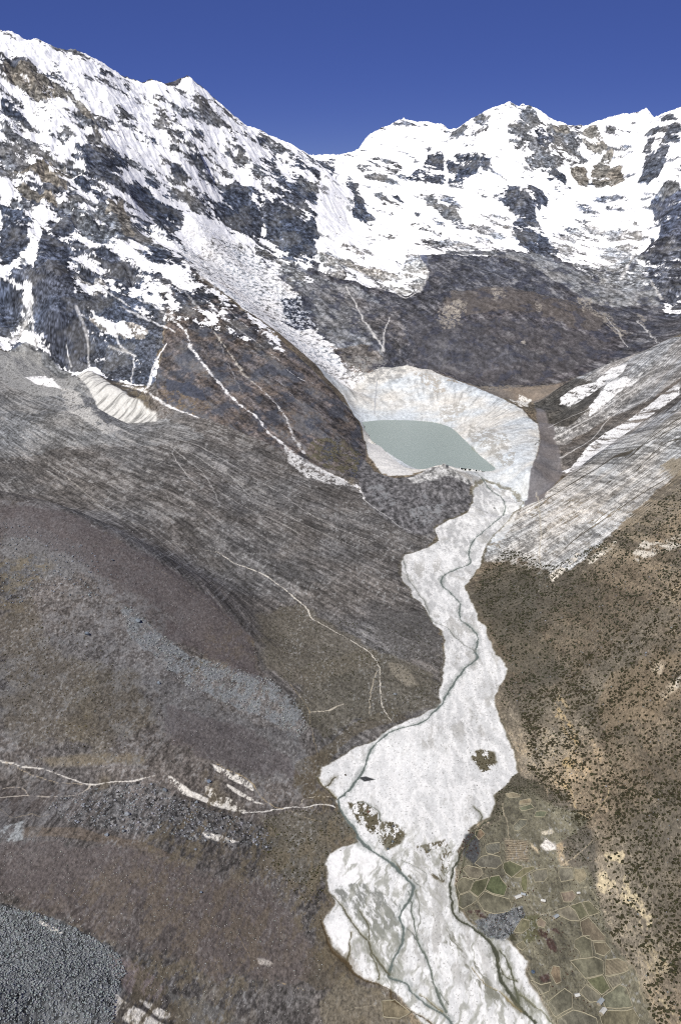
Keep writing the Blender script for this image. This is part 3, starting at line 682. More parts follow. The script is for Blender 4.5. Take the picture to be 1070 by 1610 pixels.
# --- spur: orange-brown turf, blue slabs, snow gullies
q = REG == SPUR
k_ = X[q] * .72 - VV[q] * .69; l_ = X[q] * .69 + VV[q] * .72
sn = fbm(k_ / 5, l_, 22, 5, .7, seed=56); COL[q] *= (1 + .17 * np.clip(sn / sn.std(), -2, 2))[:, None]
sg = equal(fbm(k_ / 4, l_, 60, 4, .6, seed=57)); COL[q] += (c255((112, 114, 120)) - COL[q]) * (sstep(.66, .95, sg) * .7)[:, None]; del k_, l_, sn, sg
COL[q] += (c255((118, 98, 78)) - COL[q]) * ((sstep(.55, .95, NM) * sstep(.3, .7, NF))[q] * .45)[:, None]
COL[q] += (c255((72, 80, 98)) - COL[q]) * (sstep(.42, .1, NM)[q] * .6)[:, None]
lay(area([(250,600),(300,610),(335,640),(300,655),(260,630)], 10, 14, ymax=4500), (122, 106, 86), dens=.3)
lay(area([(262,595),(292,602),(320,615),(325,630),(290,622),(262,612)], 6, 10, ymax=4500), (66, 74, 94), a=.8)
for pts, wd, c in (
    ([(255,488),(275,505),(292,522),(300,545),(322,575),(345,603),(372,632),(402,655),(422,680),(445,698),(470,722),(502,738),(540,755),(566,768),(572,785)], [2,3,4,4,4,5,4,4,5,8,12,11,10,9,3], (250,251,252)),
    ([(320,470),(345,492),(370,515),(400,535),(440,568)], [1.5,3,3,2.5,1.5], (226,228,232)), ([(325,505),(350,540),(372,570),(385,590),(402,604)], [2,3,4,5,2], (190,184,172)),
    ([(402,604),(425,625),(448,655),(462,688),(478,712)], [2,2.5,4,5,7], (214,214,214)), ([(330,500),(300,470),(280,440)], [3,5,3], (200,203,208)),
    ([(420,590),(445,605),(462,625)], [1,2,1], (150,152,160)), ([(380,480),(360,470),(345,478)], [2,3,1], (240,242,245)), ([(450,580),(470,595),(490,602)], [1,2,1], (235,237,240)),
    ([(345,540),(365,585),(382,620)], [1,2,1], (150,150,156)), ([(350,480),(380,505),(395,520)], [1,2,1], (240,242,245))):
    lay(line(pts, np.array(wd) * .72, .6, 10, ymin=2800, ymax=4980, rough=2.0), c, rock=1, a=.85)
lay(area([(445,700),(480,722),(520,745),(560,765),(520,762),(480,750),(455,728)], 5, 9, ymax=4500), (205, 206, 206), dens=.6)
lay(area([(490,690),(540,690),(570,715),(560,750),(510,735),(480,715)], 10, 12, ymax=4200), (104, 98, 76), dens=.45)

for pts, rk in (([(250,450),(262,425),(300,425),(360,468),(345,520),(290,520),(262,500)], .62), ([(330,470),(360,470),(430,520),(450,565),(400,560),(350,520)], .84)):
    lay(area(pts, 12, 25, ymax=4990), None, rock=rk)
# cliff-foot snow, pale wall, talus
lay(area([(0,548),(40,540),(70,555),(110,585),(125,600),(112,622),(60,622),(0,600),(-300,600),(-300,548)], 12, 20), (150, 152, 152), rock=1, a=.9)
lay(area([(40,593),(72,590),(98,612),(60,605)], 3, 8), (248, 249, 250), rock=1)
lay(area([(95,608),(128,618),(165,662),(198,676),(165,682),(138,665),(108,648)], 5, 12), (178, 178, 175), dens=.8, rock=1)
lay(area([(128,622),(155,628),(182,655),(172,668),(145,648)], 4, 8), (98, 102, 110), dens=.8, rock=1)
wallS = lay(area([(120,592),(141,583),(170,600),(210,625),(249,648),(247,662),(205,665),(172,655),(150,630)], 4, 9), (212, 211, 206), rock=1, reg=MORAINE)
S, mk = wallS[0], wallS[1]
COL[S] *= (1 - .38 * mk * sstep(-.1, .5, fbm(X[S] - Y[S] * .5, VV[S] / 9, 14, 3, .6, seed=61)))[..., None]
for pts, wd in (([(197,606),(222,612),(234,606),(240,580),(248,562),(262,540)], [6,7,5,4,2,1.5]), ([(222,612),(245,625),(265,638),(312,657)], [6,4,4,2]), ([(121,483),(133,515),(139,545),(140,582)], [5,5,3,3]),
                ([(180,510),(190,545),(210,560),(207,600)], [2,3,3,2]), ([(190,482),(215,495),(255,512),(275,522)], [4,4,3,2]), ([(150,442),(178,465),(205,482)], [4,3,2]), ([(205,465),(240,480),(275,500)], [3,3,2]),
                ([(46,440),(46,480),(38,515),(20,538)], [2,5,6,9]), ([(48,480),(52,515),(58,545)], [2,3,3]), ([(105,545),(112,575)], [1,2]), ([(170,545),(195,552),(215,560)], [2,5,2])):
    lay(line(pts, wd, .6, 7), (242, 243, 245), rock=1, a=.92)
for pts, wd in (([(545,452),(558,475),(572,505),(590,530),(604,552)], [2,2,3,4,3]), ([(648,392),(662,408),(672,425)], [1.5,2,1.5]), ([(600,441),(615,448),(625,462),(640,468),(658,456),(670,440),(672,428)], [3,3,4,6,5,4,2]),
                ([(975,438),(985,420),(1000,395)], [8,6,3]), ([(600,552),(605,520),(612,500)], [3,2,2]), ([(955,500),(975,528),(985,545)], [2,2,1]), ([(1000,505),(1020,525),(1040,545)], [3,2,1]), ([(1020,440),(1030,455),(1040,470)], [2,3,4])):
    lay(line(pts, wd, .6, 9, ymin=4500), (206, 206, 205), rock=1, a=.85)
for pts in ([(690,485),(720,470),(735,478),(720,505),(700,520),(685,505)], [(700,480),(728,482),(722,512),(702,505)], [(815,540),(825,532),(830,545)], [(770,455),(790,452),(795,470),(775,472)], [(905,465),(930,470),(935,490),(915,492)],
            [(925,490),(950,490),(985,525),(975,530),(945,505)], [(1000,490),(1015,500),(1010,520)], [(838,470),(852,478),(850,492),(842,488)]):
    lay(area(pts, 6, 16, ymin=4400), (160, 152, 140), dens=.5, hard=.25, a=.8)
lay(line([(690,400),(720,412),(760,425),(800,440)], 1.5, .6, 8, ymin=5000), (140, 142, 148), a=.6)

# --- moraine bowl: grey seams, bank, dark front
bs = area(BOWL, 3, 4, ymin=2700); S, mk = bs[0], bs[1]
lx, ly = pZ(690, 700, 86)[:2]
th2 = np.arctan2(X[S] - lx, Y[S] - ly)
st = fbm(th2 * 380, np.hypot(X[S]-lx, Y[S]-ly) / 9, 13, 4, .65, seed=62)
hi = sstep(105, 150, Z[S])
COL[S] *= (1 - mk * (.08 + .15 * hi) * sstep(-.1, .5, st))[..., None]
lay(area([(735,665),(765,672),(800,690),(812,712),(800,735),(780,728),(765,712),(748,700),(735,685)], 14, 16), (160, 158, 152), dens=.55, a=.8)
lay(area([(690,640),(722,632),(738,640),(715,662),(695,665)], 12, 14), (170, 167, 160), dens=.5, a=.8)
lay(area([(648,582),(690,592),(700,615),(688,622),(668,608)], 8, 12), (172, 166, 156), dens=.5, a=.8)
lay(area([(540,560),(600,560),(640,580),(632,595),(580,600),(545,590)], 10, 18, ymin=4300), (150, 150, 148), dens=.5, a=.8)
lay(line([(592,600),(590,625),(588,650)], 2, .6, 4, ymin=4100), (170, 172, 174))
lay(line([(525,618),(545,638),(566,655)], [3,6,5], .6, 4, ymin=3950), (178, 182, 186))
lay(area([(578,690),(600,703),(618,722),(640,738),(650,746),(610,748),(590,732),(578,712)], 4, 6), (214, 213, 210), reg=MORAINE)
DAM = [(572,722),(590,742),(620,752),(650,748),(678,735),(700,731),(722,745),(742,758),(738,772),(748,785),(742,798),(712,818),(690,829),(668,842),(640,838),(600,812),(580,795),(566,768),(560,745)]
LAST['dam'] = lay(area(DAM, 3, 5), (100, 99, 100), reg=MORAINE)
lay(area([(640,752),(670,738),(698,731),(728,742),(758,752),(755,762),(735,762),(715,752),(700,748),(680,756),(650,760)], 5, 6), (166, 166, 164), a=.85)
S, mk = LAST['dam'][:2]; dn_ = fbm(X[S], Y[S] / 2.5, 16, 4, .7, seed=67); COL[S] *= (1 + mk * (.16 * np.clip(dn_ / dn_.std(), -2, 2) + .4 * (NV[S] - .5)))[..., None]
for pts in ([(575,765),(600,760),(625,790),(600,800)], [(660,765),(668,770),(675,795),(665,792)], [(640,800),(700,790),(690,815),(660,830)]):
    lay(area(pts, 5, 8), (140, 142, 144), dens=.45, a=.8)
lay(area([(700,598),(760,607),(830,606),(870,603),(860,612),(790,614),(740,608)], 3, 5), (150, 138, 122), dens=.4, a=.7)
lay(area([(798,628),(815,620),(835,628),(830,640),(818,640)], 4, 5, ymin=3900), (214, 212, 206), dens=.7)

# --- white gravel bed
BEDP = [(822,790),(815,797),(800,815),(783,832),(768,850),(758,870),(752,893),(740,908),(730,922),(738,940),(748,960),(750,975),(762,986),(766,1002),(780,1030),(798,1052),
  (790,1072),(778,1090),(778,1115),(790,1140),(800,1170),(808,1190),(812,1215),(792,1235),(774,1250),(778,1264),(770,1284),(752,1292),(738,1304),(722,1330),(716,1370),(712,1400),
  (722,1430),(740,1455),(762,1470),(790,1474),(803,1484),(830,1512),(826,1532),(842,1560),(858,1590),(885,1640),(690,1660),(665,1612),(640,1577),(620,1560),(590,1546),(560,1530),
  (546,1518),(545,1508),(520,1488),(515,1468),(512,1445),(525,1418),(518,1400),(514,1380),(510,1358),(520,1343),(540,1330),(562,1326),(560,1310),(545,1290),(534,1270),(524,1250),
  (508,1235),(500,1222),(506,1206),(530,1194),(560,1174),(590,1164),(625,1139),(650,1129),(688,1110),(691,1090),(695,1060),(700,1040),(698,1010),(694,990),(680,980),(668,955),
  (650,940),(644,925),(632,910),(630,886),(636,872),(660,867),(690,850),(684,831),(700,820),(735,806),(743,790),(745,768),(762,756),(800,770)]
lay(line(BEDP + [BEDP[0]], 6, .6, 8, n=2, rough=1.6), (92, 86, 66), a=.6)
BS = lay(area(BEDP, 2.2, 7), (213, 214, 213), reg=BED)
S, mk = BS[0], BS[1]
fl = fbm(X[S] * 1.1, Y[S] / 3.5, 42, 5, .62, seed=63)
COL[S] *= (1 + mk * (.10 * fl + .05 * (NF[S] - .5) - .09 * (NL[S] - .5) - .10 * sstep(1500, 2400, Y[S]) * (NM[S] > .4)))[..., None]
thr = fbm(X[S] + WX[S] * 8, Y[S] / 4.5, 22, 3, .6, ridged=True, seed=64)
COL[S] += (c255((236, 236, 234)) - COL[S]) * (mk * sstep(.35, .7, thr) * .7)[..., None]
q2 = mk * sstep(.4, .9, equal(fbm(X[S], Y[S], 150, 3, .5, seed=65))) * sstep(.55, .1, NS[S]); COL[S] += (c255((158, 157, 152)) - COL[S]) * (q2 * .6)[..., None]
q2 = mk * sstep(.62, .97, NV[S]); COL[S] += (c255((150, 150, 147)) - COL[S]) * (q2 * .14)[..., None]
spk = mk * sstep(.955, .975, equal(fbm(X[S], Y[S], 4.2, 2, .7, seed=66))); COL[S] += (c255((105, 104, 100)) - COL[S]) * (spk * .45)[..., None]
for pts in ([(512,1450),(540,1440),(552,1470),(548,1500),(530,1492),(517,1475)], [(520,1345),(560,1328),(590,1350),(585,1385),(545,1395),(515,1375)]):
    lay(area(pts, 5, 6), (240, 240, 239), a=.9)
NS = equal(fbm(X + Y * .3 + WX * 7, Y / 4.5, 11, 4, .8, seed=28))
lay(area([(525,1398),(570,1388),(600,1400),(628,1425),(622,1450),(600,1475),(580,1470),(560,1440),(540,1425)], 8, 14), (112, 114, 108), dens=.6, dn=NS, hard=.3, a=.8)
lay(area([(560,1420),(620,1430),(640,1500),(620,1560),(570,1500)], 8, 14), (140, 142, 132), dens=.4, dn=NS, hard=.3, a=.7)
lay(area([(700,1450),(725,1470),(760,1530),(800,1580),(790,1590),(740,1540),(700,1480)], 5, 9), (112, 112, 100), dens=.45, dn=NS, hard=.25, a=.85)
lay(area([(640,1350),(700,1330),(700,1430),(665,1450),(650,1400)], 10, 12), (160, 160, 152), dens=.4, dn=NS, hard=.3, a=.7)
lay(area([(810,1530),(850,1590),(840,1600),(800,1560)], 4, 8), (120, 120, 110), dens=.5, dn=NS, hard=.2, a=.8)
for pts, d in (([(736,1184),(755,1178),(776,1182),(782,1198),(772,1210),(758,1214),(745,1200)], .75), ([(545,1262),(572,1260),(590,1275),(600,1292),(585,1312),(565,1300)], .5), ([(600,1292),(622,1292),(638,1312),(632,1325),(608,1338),(598,1318)], .75),
               ([(655,1330),(700,1320),(712,1345),(700,1390),(680,1380),(660,1350)], .28), ([(620,1355),(640,1372),(650,1385),(630,1375)], .6), ([(575,1262),(590,1285),(597,1282)], .5)):
    lay(area(pts, 3, 5), (84, 78, 60), dens=d, a=.9)
lay(area([(562,1222),(575,1221),(590,1226),(572,1229)], 1, 1.5), (62, 64, 66))

# --- farmland
lay(area([(800,1245),(830,1240),(862,1262),(905,1275),(925,1290),(905,1310),(870,1330),(880,1360),(925,1362),(935,1400),(950,1440),(958,1475),(975,1500),(1000,1530),(1020,1580),(1040,1640),
          (885,1640),(860,1590),(845,1560),(828,1530),(832,1512),(805,1484),(790,1468),(765,1462),(742,1450),(725,1428),(716,1400),(720,1360),(740,1305),(760,1300),(785,1290),(790,1260)], 3, 6), (112, 108, 89), reg=FARM)
fm = REG == FARM
COL[fm] *= (1 + .22 * (NF[fm] - .5) + .2 * (NM[fm] - .5))[:, None]
lay(area([(730,1310),(750,1310),(755,1340),(745,1360),(728,1345)], 3, 5), (72, 74, 76))
lay(area([(745,1450),(770,1438),(820,1425),(825,1440),(808,1465),(790,1478),(765,1472),(748,1460)], 3, 6), (108, 112, 114), reg=BOULD)
lay(area([(800,1455),(812,1480),(800,1478)], 2, 3), (70, 68, 50))
for pts in ([(792,1318),(830,1322),(832,1355),(795,1352)],):
    a_ = area(pts, 4, 5); S, mk = a_[0], a_[1]
    lay(a_, (134, 122, 100)); COL[S] *= (1 + .22 * mk * np.sin((Y[S] + WX[S] * 5) * 1.15))[..., None]
lay(area([(848,1330),(858,1318),(872,1330),(873,1336),(856,1338)], 2, 3), (232, 226, 216)); lay(area([(833,1325),(845,1335),(846,1342),(836,1332)], 2, 3), (206, 186, 150))
lay(area([(845,1308),(868,1302),(872,1310),(850,1314)], 2, 4), (200, 190, 166), dens=.7)
for pts in ([(855,1465),(870,1480),(875,1495),(864,1500),(858,1488)], [(862,1462),(872,1460),(880,1468)], [(832,1460),(858,1462),(860,1475),(842,1470)], [(735,1433),(755,1430),(765,1442),(748,1442)], [(848,1535),(862,1530),(866,1542),(850,1545)], [(980,1560),(992,1545),(985,1568)]):
    lay(area(pts, 2, 4), (76, 58, 52), dens=.7)
lay(area([(820,1440),(845,1438),(848,1475),(825,1485),(818,1465)], 4, 6), (92, 92, 62), a=.8)

PLOTS = [
 ([(814,1269.5),(834.6,1264),(840,1270.5),(829,1274),(819.6,1276)], (112,118,92), 'small grey green field plot at the top end of the farmland'),
 ([(793.5,1248),(804.7,1246),(819.6,1250),(816,1253.6),(799,1254.6)], (166,152,122), 'pale tan plot at the very top of the farmland'),
 ([(816,1259),(832.7,1255.5),(835.5,1260),(832.7,1264),(815,1265)], (170,152,120), 'pale tan plot just above the small green plot'),
 ([(842,1276),(849.5,1275),(860.7,1276),(855,1285.4),(838.3,1284.5)], (104,112,86), 'second small green plot beside the scrub slope'),
 ([(806.5,1298.5),(816,1288),(829,1289),(827,1296.6),(814,1307),(806.5,1306)], (112,112,98), 'grey green triangular plot above the striped terraces'),
 ([(746.7,1306),(756,1304),(762.6,1311.6),(752.3,1321),(745.8,1313.5)], (152,124,96), 'small orange brown round plot by the dark stream'),
 ([(761.7,1330),(771,1325.6),(786,1324.7),(786,1339.6),(774.8,1344.3),(763.6,1341.5)], (114,113,102), 'grey plot left of the striped terraces'),
 ([(744.9,1358.3),(756,1347),(771,1343.4),(786,1347),(789.7,1358.3),(780.4,1365.8),(756,1364.9)], (122,119,106), 'wide grey plot with pale streaks below the terraces'),
 ([(726.2,1367.7),(733.6,1360.2),(756,1365.8),(759.8,1375),(750.5,1382.6),(737.4,1380.7)], (138,129,108), 'pale sandy oval plot beside the dark stream'),
 ([(791.6,1356.4),(800.9,1353.6),(822.4,1363),(819.6,1367.7),(803.7,1380.7),(793.5,1373.3),(789.7,1364)], (88,92,62), 'dark green plot in the middle of the farmland'),
 ([(822.4,1364.9),(838.3,1362),(841,1365.8),(827,1374),(817.8,1380.7),(804.7,1379.8)], (94,90,62), 'olive slanting plot right of the dark green plot'),
 ([(834.6,1373.3),(842,1367.7),(858.9,1365.8),(861.7,1378.9),(855,1386.4),(840,1388)], (116,112,98), 'grey rounded plot right of the olive plots'),
 ([(818.7,1378.9),(827,1374),(829,1388),(827,1403),(821.5,1402),(817.8,1392)], (86,88,54), 'narrow upright dark olive plot'),
 ([(770,1378.9),(784,1376),(789.7,1386),(797.2,1393.8),(792.5,1409.7),(774.8,1406),(761.7,1399.4)], (86,98,60), 'bright green plot with a white dot of stone'),
 ([(744.9,1386),(769,1378.9),(761.7,1399.4),(750.5,1411.6),(738.3,1401.3)], (96,98,68), 'green plot left of the bright green plot'),
 ([(720.6,1384.5),(728,1378.9),(744.9,1384.5),(737.4,1401.3),(722.4,1407),(716.8,1393.8)], (104,100,80), 'grey green plot with dark bushes on the stream bank'),
 ([(761.7,1401),(775,1407),(801,1414),(804,1425),(800,1434),(775,1437.5),(760,1432),(749,1416)], (106,103,84), 'large dull green plot above the boulder patch'),
 ([(721,1408),(738,1402),(750,1412),(749,1417),(727,1430),(720,1425)], (104,102,86), 'grey wedge plot in the bend of the dark stream'),
 ([(877.5,1363.4),(900,1364.3),(901.8,1383),(881,1386.8),(877.5,1379.3)], (114,110,96), 'square grey plot under the dark scrub'),
 ([(901.8,1366),(916.8,1366),(922.4,1375.5),(919.6,1384),(909.3,1388.7),(902.8,1383)], (122,112,88), 'tan plot with a green corner beside the square grey plot'),
 ([(879.4,1403.6),(900,1400),(905.6,1409),(898,1418.6),(885,1418.6)], (138,120,104), 'rosy tan plot with one dark bush'),
 ([(877.5,1429.9),(892.5,1424.2),(903.7,1431.7),(911.2,1448.6),(894.3,1447.6),(877.5,1439.2)], (146,138,118), 'pale whitish plot left of two green ones'),
 ([(894.3,1424.2),(913,1418.6),(924.3,1439.2),(911.2,1447.6),(903.7,1433.6)], (104,104,76), 'green plot between the pale plot and the pointed one'),
 ([(914,1418.6),(924.3,1416.7),(944,1434.5),(925.2,1441)], (106,104,78), 'pointed green plot reaching into the scrub slope'),
 ([(910.3,1449.5),(924.3,1442),(950.5,1473),(950.5,1480.4),(930,1479.5),(915,1471)], (124,110,90), 'brown plot with a long wall against the slope'),
 ([(902.8,1478.5),(913,1472),(926.2,1471),(930,1489.8),(931.8,1506.6),(913,1508.5),(909.3,1495.4),(901.8,1489.8)], (108,106,84), 'tall grey green plot below the brown ploughed one'),
 ([(930.9,1481.3),(950.5,1481.3),(959.9,1493.5),(948.7,1503.8),(935.5,1499)], (116,106,84), 'small brown green plot at the foot of the slope'),
 ([(894.3,1511.3),(933.7,1504.7),(947.7,1510.4),(948.7,1531.9),(919.6,1539.4),(907.5,1525.4)], (106,104,84), 'large dull green plot with a rusty lower corner'),
 ([(950.5,1508.5),(971,1506.6),(986,1514),(989,1525.4),(974.9,1531),(950.5,1534.7)], (126,114,92), 'brown plot ploughed in stripes'),
 ([(920.6,1540.3),(946.8,1532.8),(959,1555.3),(944.9,1564.7),(930,1551.6)], (94,98,66), 'fresh green plot near the lower house'),
 ([(950.5,1536.7),(971,1532),(976.7,1546),(961.9,1555.3)], (118,112,96), 'small grey plot under the striped plot'),
 ([(947.7,1565.6),(973,1547.8),(984.2,1553.4),(994.5,1583.4),(950.5,1585.3),(944.9,1570.3)], (104,106,86), 'large grey green plot right of the lower house'),
 ([(909.3,1561),(920.6,1547),(943,1564.7),(944.8,1575.5),(926,1576)], (112,108,92), 'grey plot left of the lower house'),
 ([(858.9,1576),(887,1554),(899,1562.8),(899,1585.3),(872,1600),(866,1592)], (102,100,84), 'large dark plot with scattered white stones'),
 ([(949.7,1588),(995.5,1586.3),(1004.9,1602),(1000,1615),(948,1618),(942,1600)], (104,98,76), 'brown green plot at the lower edge of the photo'),
 ([(874,1603),(900,1588),(938,1602),(940,1618),(878,1618)], (108,106,92), 'grey plot under the plot of white stones'),
 ([(806.5,1466),(819.6,1444.6),(832.7,1447.4),(830.8,1460.5),(819.6,1468)], (104,100,76), 'olive plot right of the blue grey boulder patch'),
 ([(810,1486.6),(821.5,1479),(828,1490),(819.6,1495)], (102,98,78), 'tiny olive plot at the edge of the white gravel'),
 ([(842,1449),(849.5,1442.7),(858.9,1451),(855,1459.5),(844.9,1456.7)], (140,122,104), 'small pinkish round plot above the dark red thicket'),
 ([(830.8,1541),(842,1552),(847.7,1565),(862.6,1559.5),(866.4,1544.7),(849.5,1548.4),(838.3,1542.6)], (104,100,84), 'dark crescent plot beside the gravel'),
 ([(868.2,1518.4),(879.4,1520),(881.3,1544.6),(873.8,1548.4),(864.5,1531.5)], (142,120,94), 'tan upright plot with a dark bush'),
 ([(598.6,1574),(620.8,1571.6),(646.5,1592.6),(627.9,1602),(602,1599.6)], (118,108,84), 'lone walled plot on the left bank of the white gravel'),
]
PLOT_XY = []
for k, (pts, c, lb) in enumerate(PLOTS):
    xy = ground(pts, 0, 2600); PLOT_XY.append(xy)
    d_ = area(xy, .5, 1.0, world=True); S, mk = d_[0], d_[1]
    REG[S][mk > .5] = 100 + k
    COL[S] += (c255(c) - COL[S]) * (mk * .72)[..., None]
    COL[S] *= (1 + mk * (.2 * (NM[S] - .5) + .2 * (NF[S] - .5) + .14 * (NV[S] - .5)))[..., None]
    if 'striped' in lb or 'stripes' in lb: COL[S] *= (1 + .1 * mk * np.sin((X[S] * .9 + Y[S] * .4) * 1.6))[..., None]

def grey(q, k):
    l = COL[q] @ np.array([.3, .5, .2], np.float32); COL[q] += (l[:, None] * np.array([1.0, .985, .965], np.float32) - COL[q]) * k
grey((REG == LHILL) | (REG == BOULD) | (REG == SCREE), .42); grey(REG == BROWN, .35); grey(REG == SPUR, .3); COL[REG == SPUR] *= 1.02; COL[REG == LHILL] *= 1.06; COL[REG == SCREE] *= 1.0; q = (REG == MTN) & (ROCK < .88); ROCK[q] *= .84; grey((REG == RHILL) & (COL[..., 1] < .6), .25); grey(REG == FARM, .2); grey(REG > 99, .22)
q = (REG == LHILL) | (REG == SCREE) | (REG == FARM) | (REG == BOULD)
k_ = sstep(.80, .93, NV[q]) * (.25 + .75 * sstep(.35, .75, NM[q])); COL[q] += (c255((156, 157, 156)) - COL[q]) * (k_ * .6)[:, None]
k_ = sstep(.17, .05, NV[q]) * (.3 + .7 * sstep(.7, .3, NM[q])); COL[q] += (c255((62, 60, 56)) - COL[q]) * (k_ * .55)[:, None]
q = q & (NL > .55) & (REG == LHILL); k_ = sstep(.55, .85, NL[q]) * sstep(.4, .7, NF[q]); COL[q] += (c255((126, 127, 128)) - COL[q]) * (k_ * .5)[:, None]
q = (REG == LHILL) & (NL < .45); k_ = sstep(.45, .15, NL[q]) * sstep(.35, .7, NF[q]); COL[q] += (c255((112, 102, 82)) - COL[q]) * (k_ * .6)[:, None]; del k_
for pts, c, a in (([(-40,790),(100,806),(200,858),(300,915),(400,1005),(403,1050),(350,1025),(260,965),(150,900),(60,850),(-40,835)], (90, 83, 83), .48), ([(250,960),(400,1050),(440,1090),(350,1040),(260,1000)], (92, 84, 84), .5),
    ([(-20,1322),(140,1330),(300,1365),(420,1400),(490,1490),(480,1550),(340,1530),(220,1500),(130,1455),(-20,1405)], (102, 92, 88), .4), ([(260,1110),(400,1150),(470,1215),(380,1215),(270,1170)], (92, 84, 84), .4)):
    lay(area(pts, 14, 22), c, a=a)
# --- trails, washed-out channels
for pts, wd, c, a in (
  ([(-10,1194),(20,1200),(35,1205),(70,1209),(100,1220),(130,1231),(145,1233),(190,1229),(215,1227),(243,1219)], [5,3,3,3,3,3,3.5,3,3,2], (238,233,222), 1),
  ([(-10,1254),(40,1251),(80,1253),(118,1250),(134,1242),(143,1234)], 2.4, (214,205,190), .9), ([(5,1240),(35,1239),(48,1254)], 1.8, (196,184,168), .8),
  ([(0,1273),(20,1285),(50,1280),(62,1285),(78,1280)], 2, (176,164,142), .8), ([(10,1197),(45,1215),(90,1230),(130,1233)], 1.6, (184,170,146), .8),
  ([(385,1278),(418,1275),(448,1271),(478,1269),(500,1264),(518,1266),(526,1270)], [2,3,3,3,3,4,2], (240,237,228), 1), ([(472,1266),(478,1255),(500,1253),(528,1253)], 1.6, (214,206,184), .9),
  ([(338,1200),(362,1212),(392,1226),(408,1250),(430,1268),(445,1272)], [1.5,2,3,2.2,2,1.5], (190,172,136), .85), ([(455,1274),(480,1285),(505,1292)], 1.5, (176,164,138), .7),
  ([(340,866),(370,886),(410,901),(440,921),(468,944),(484,958),(490,972),(520,989),(560,1013),(585,1030),(596,1050),(597,1082),(600,1110),(614,1132)], [1.5,2,2.4,2.4,2.4,2.4,2.4,2,2,2.2,2,2,2,1.5], (232,226,212), .95),
  ([(592,1055),(583,1085),(580,1122)], 1.6, (200,190,170), .8), ([(485,1120),(505,1118),(522,1115),(538,1106)], [1,2,3,1.5], (214,206,188), .8), ([(455,1075),(475,1100),(488,1122)], 1.6, (170,156,128), .8), ([(500,1190),(490,1150),(487,1122)], 1.2, (160,146,118), .6),
  ([(50,712),(100,746),(142,781),(182,806),(202,818),(262,850),(340,868)], [1,1.6,1.8,1.8,1.6,1.2,1.2], (178,174,164), .75), ([(60,705),(120,770),(180,800)], 1.1, (160,158,154), .5),
  ([(262,697),(300,712),(335,735),(362,748),(400,785),(450,810),(515,842),(560,862)], [1.2,1.6,1.6,1.4,1.4,1.4,1.2,1], (198,196,190), .8),
  ([(275,690),(310,700),(350,722),(400,752),(440,775),(490,810),(540,835),(590,852)], [1.2,1.6,1.6,1.4,1.5,1.4,1.2,1], (192,190,186), .8), ([(268,702),(292,722),(318,742),(335,770),(346,795)], [1.4,2,1.6,1.4,1.4], (196,194,190), .8),
  ([(344,772),(378,793),(408,808),(440,822),(475,842)], 1.4, (198,195,188), .8), ([(270,712),(285,735),(298,752),(312,762)], 1.6, (206,204,200), .8), ([(200,750),(255,770),(270,790),(300,800)], 1.4, (184,182,178), .6),
  ([(568,782),(590,800),(612,815),(628,828),(648,836)], [1.5,1.4,1.4,1.6,1.8], (228,227,223), .9), ([(300,730),(360,750),(430,765),(500,790),(580,810)], 1.0, (160,158,154), .6),
  ([(400,900),(470,910),(560,935),(640,960)], 1.0, (130,126,116), .5), ([(340,840),(420,850),(520,880),(620,900)], 1.2, (138,134,128), .5), ([(200,860),(300,930),(380,985)], 1.0, (140,130,112), .5),
  ([(1035,1570),(1050,1585),(1060,1598)], 2.5, (214,198,162), .9), ([(905,1275),(925,1285),(940,1270),(952,1255),(960,1230)], 1.8, (190,172,136), .8), ([(905,1270),(895,1240),(890,1200)], 2.5, (182,162,124), .7),
  ([(880,1362),(905,1345),(925,1328),(930,1322)], [1.5,3,2,1], (186,172,146), .8), ([(888,1610),(870,1585),(850,1562),(832,1530)], 3, (176,170,150), .6), ([(877,1430),(850,1438),(838,1430),(830,1420)], 1.5, (180,172,152), .8),
  ([(985,1500),(1000,1530),(1010,1570),(1025,1600)], 1.5, (170,158,132), .7), ([(800,1320),(798,1300),(792,1280),(790,1262)], 1.6, (182,170,146), .7), ([(900,1400),(920,1395),(930,1402),(944,1434)], 1.5, (176,168,144), .7),
  ([(430,1540),(460,1550),(478,1558)], 1.4, (190,168,130), .8), ([(375,1470),(385,1490),(392,1503)], 1.2, (180,160,124), .6), ([(590,1440+140),(560,1585),(540,1590)], 1.6, (170,160,140), .5)):
    lay(line(pts, np.atleast_1d(wd) * .72, .6, 4.5, n=3, rough=1.3), c, a=a * .92, reg=TRAIL if a > .75 else None)

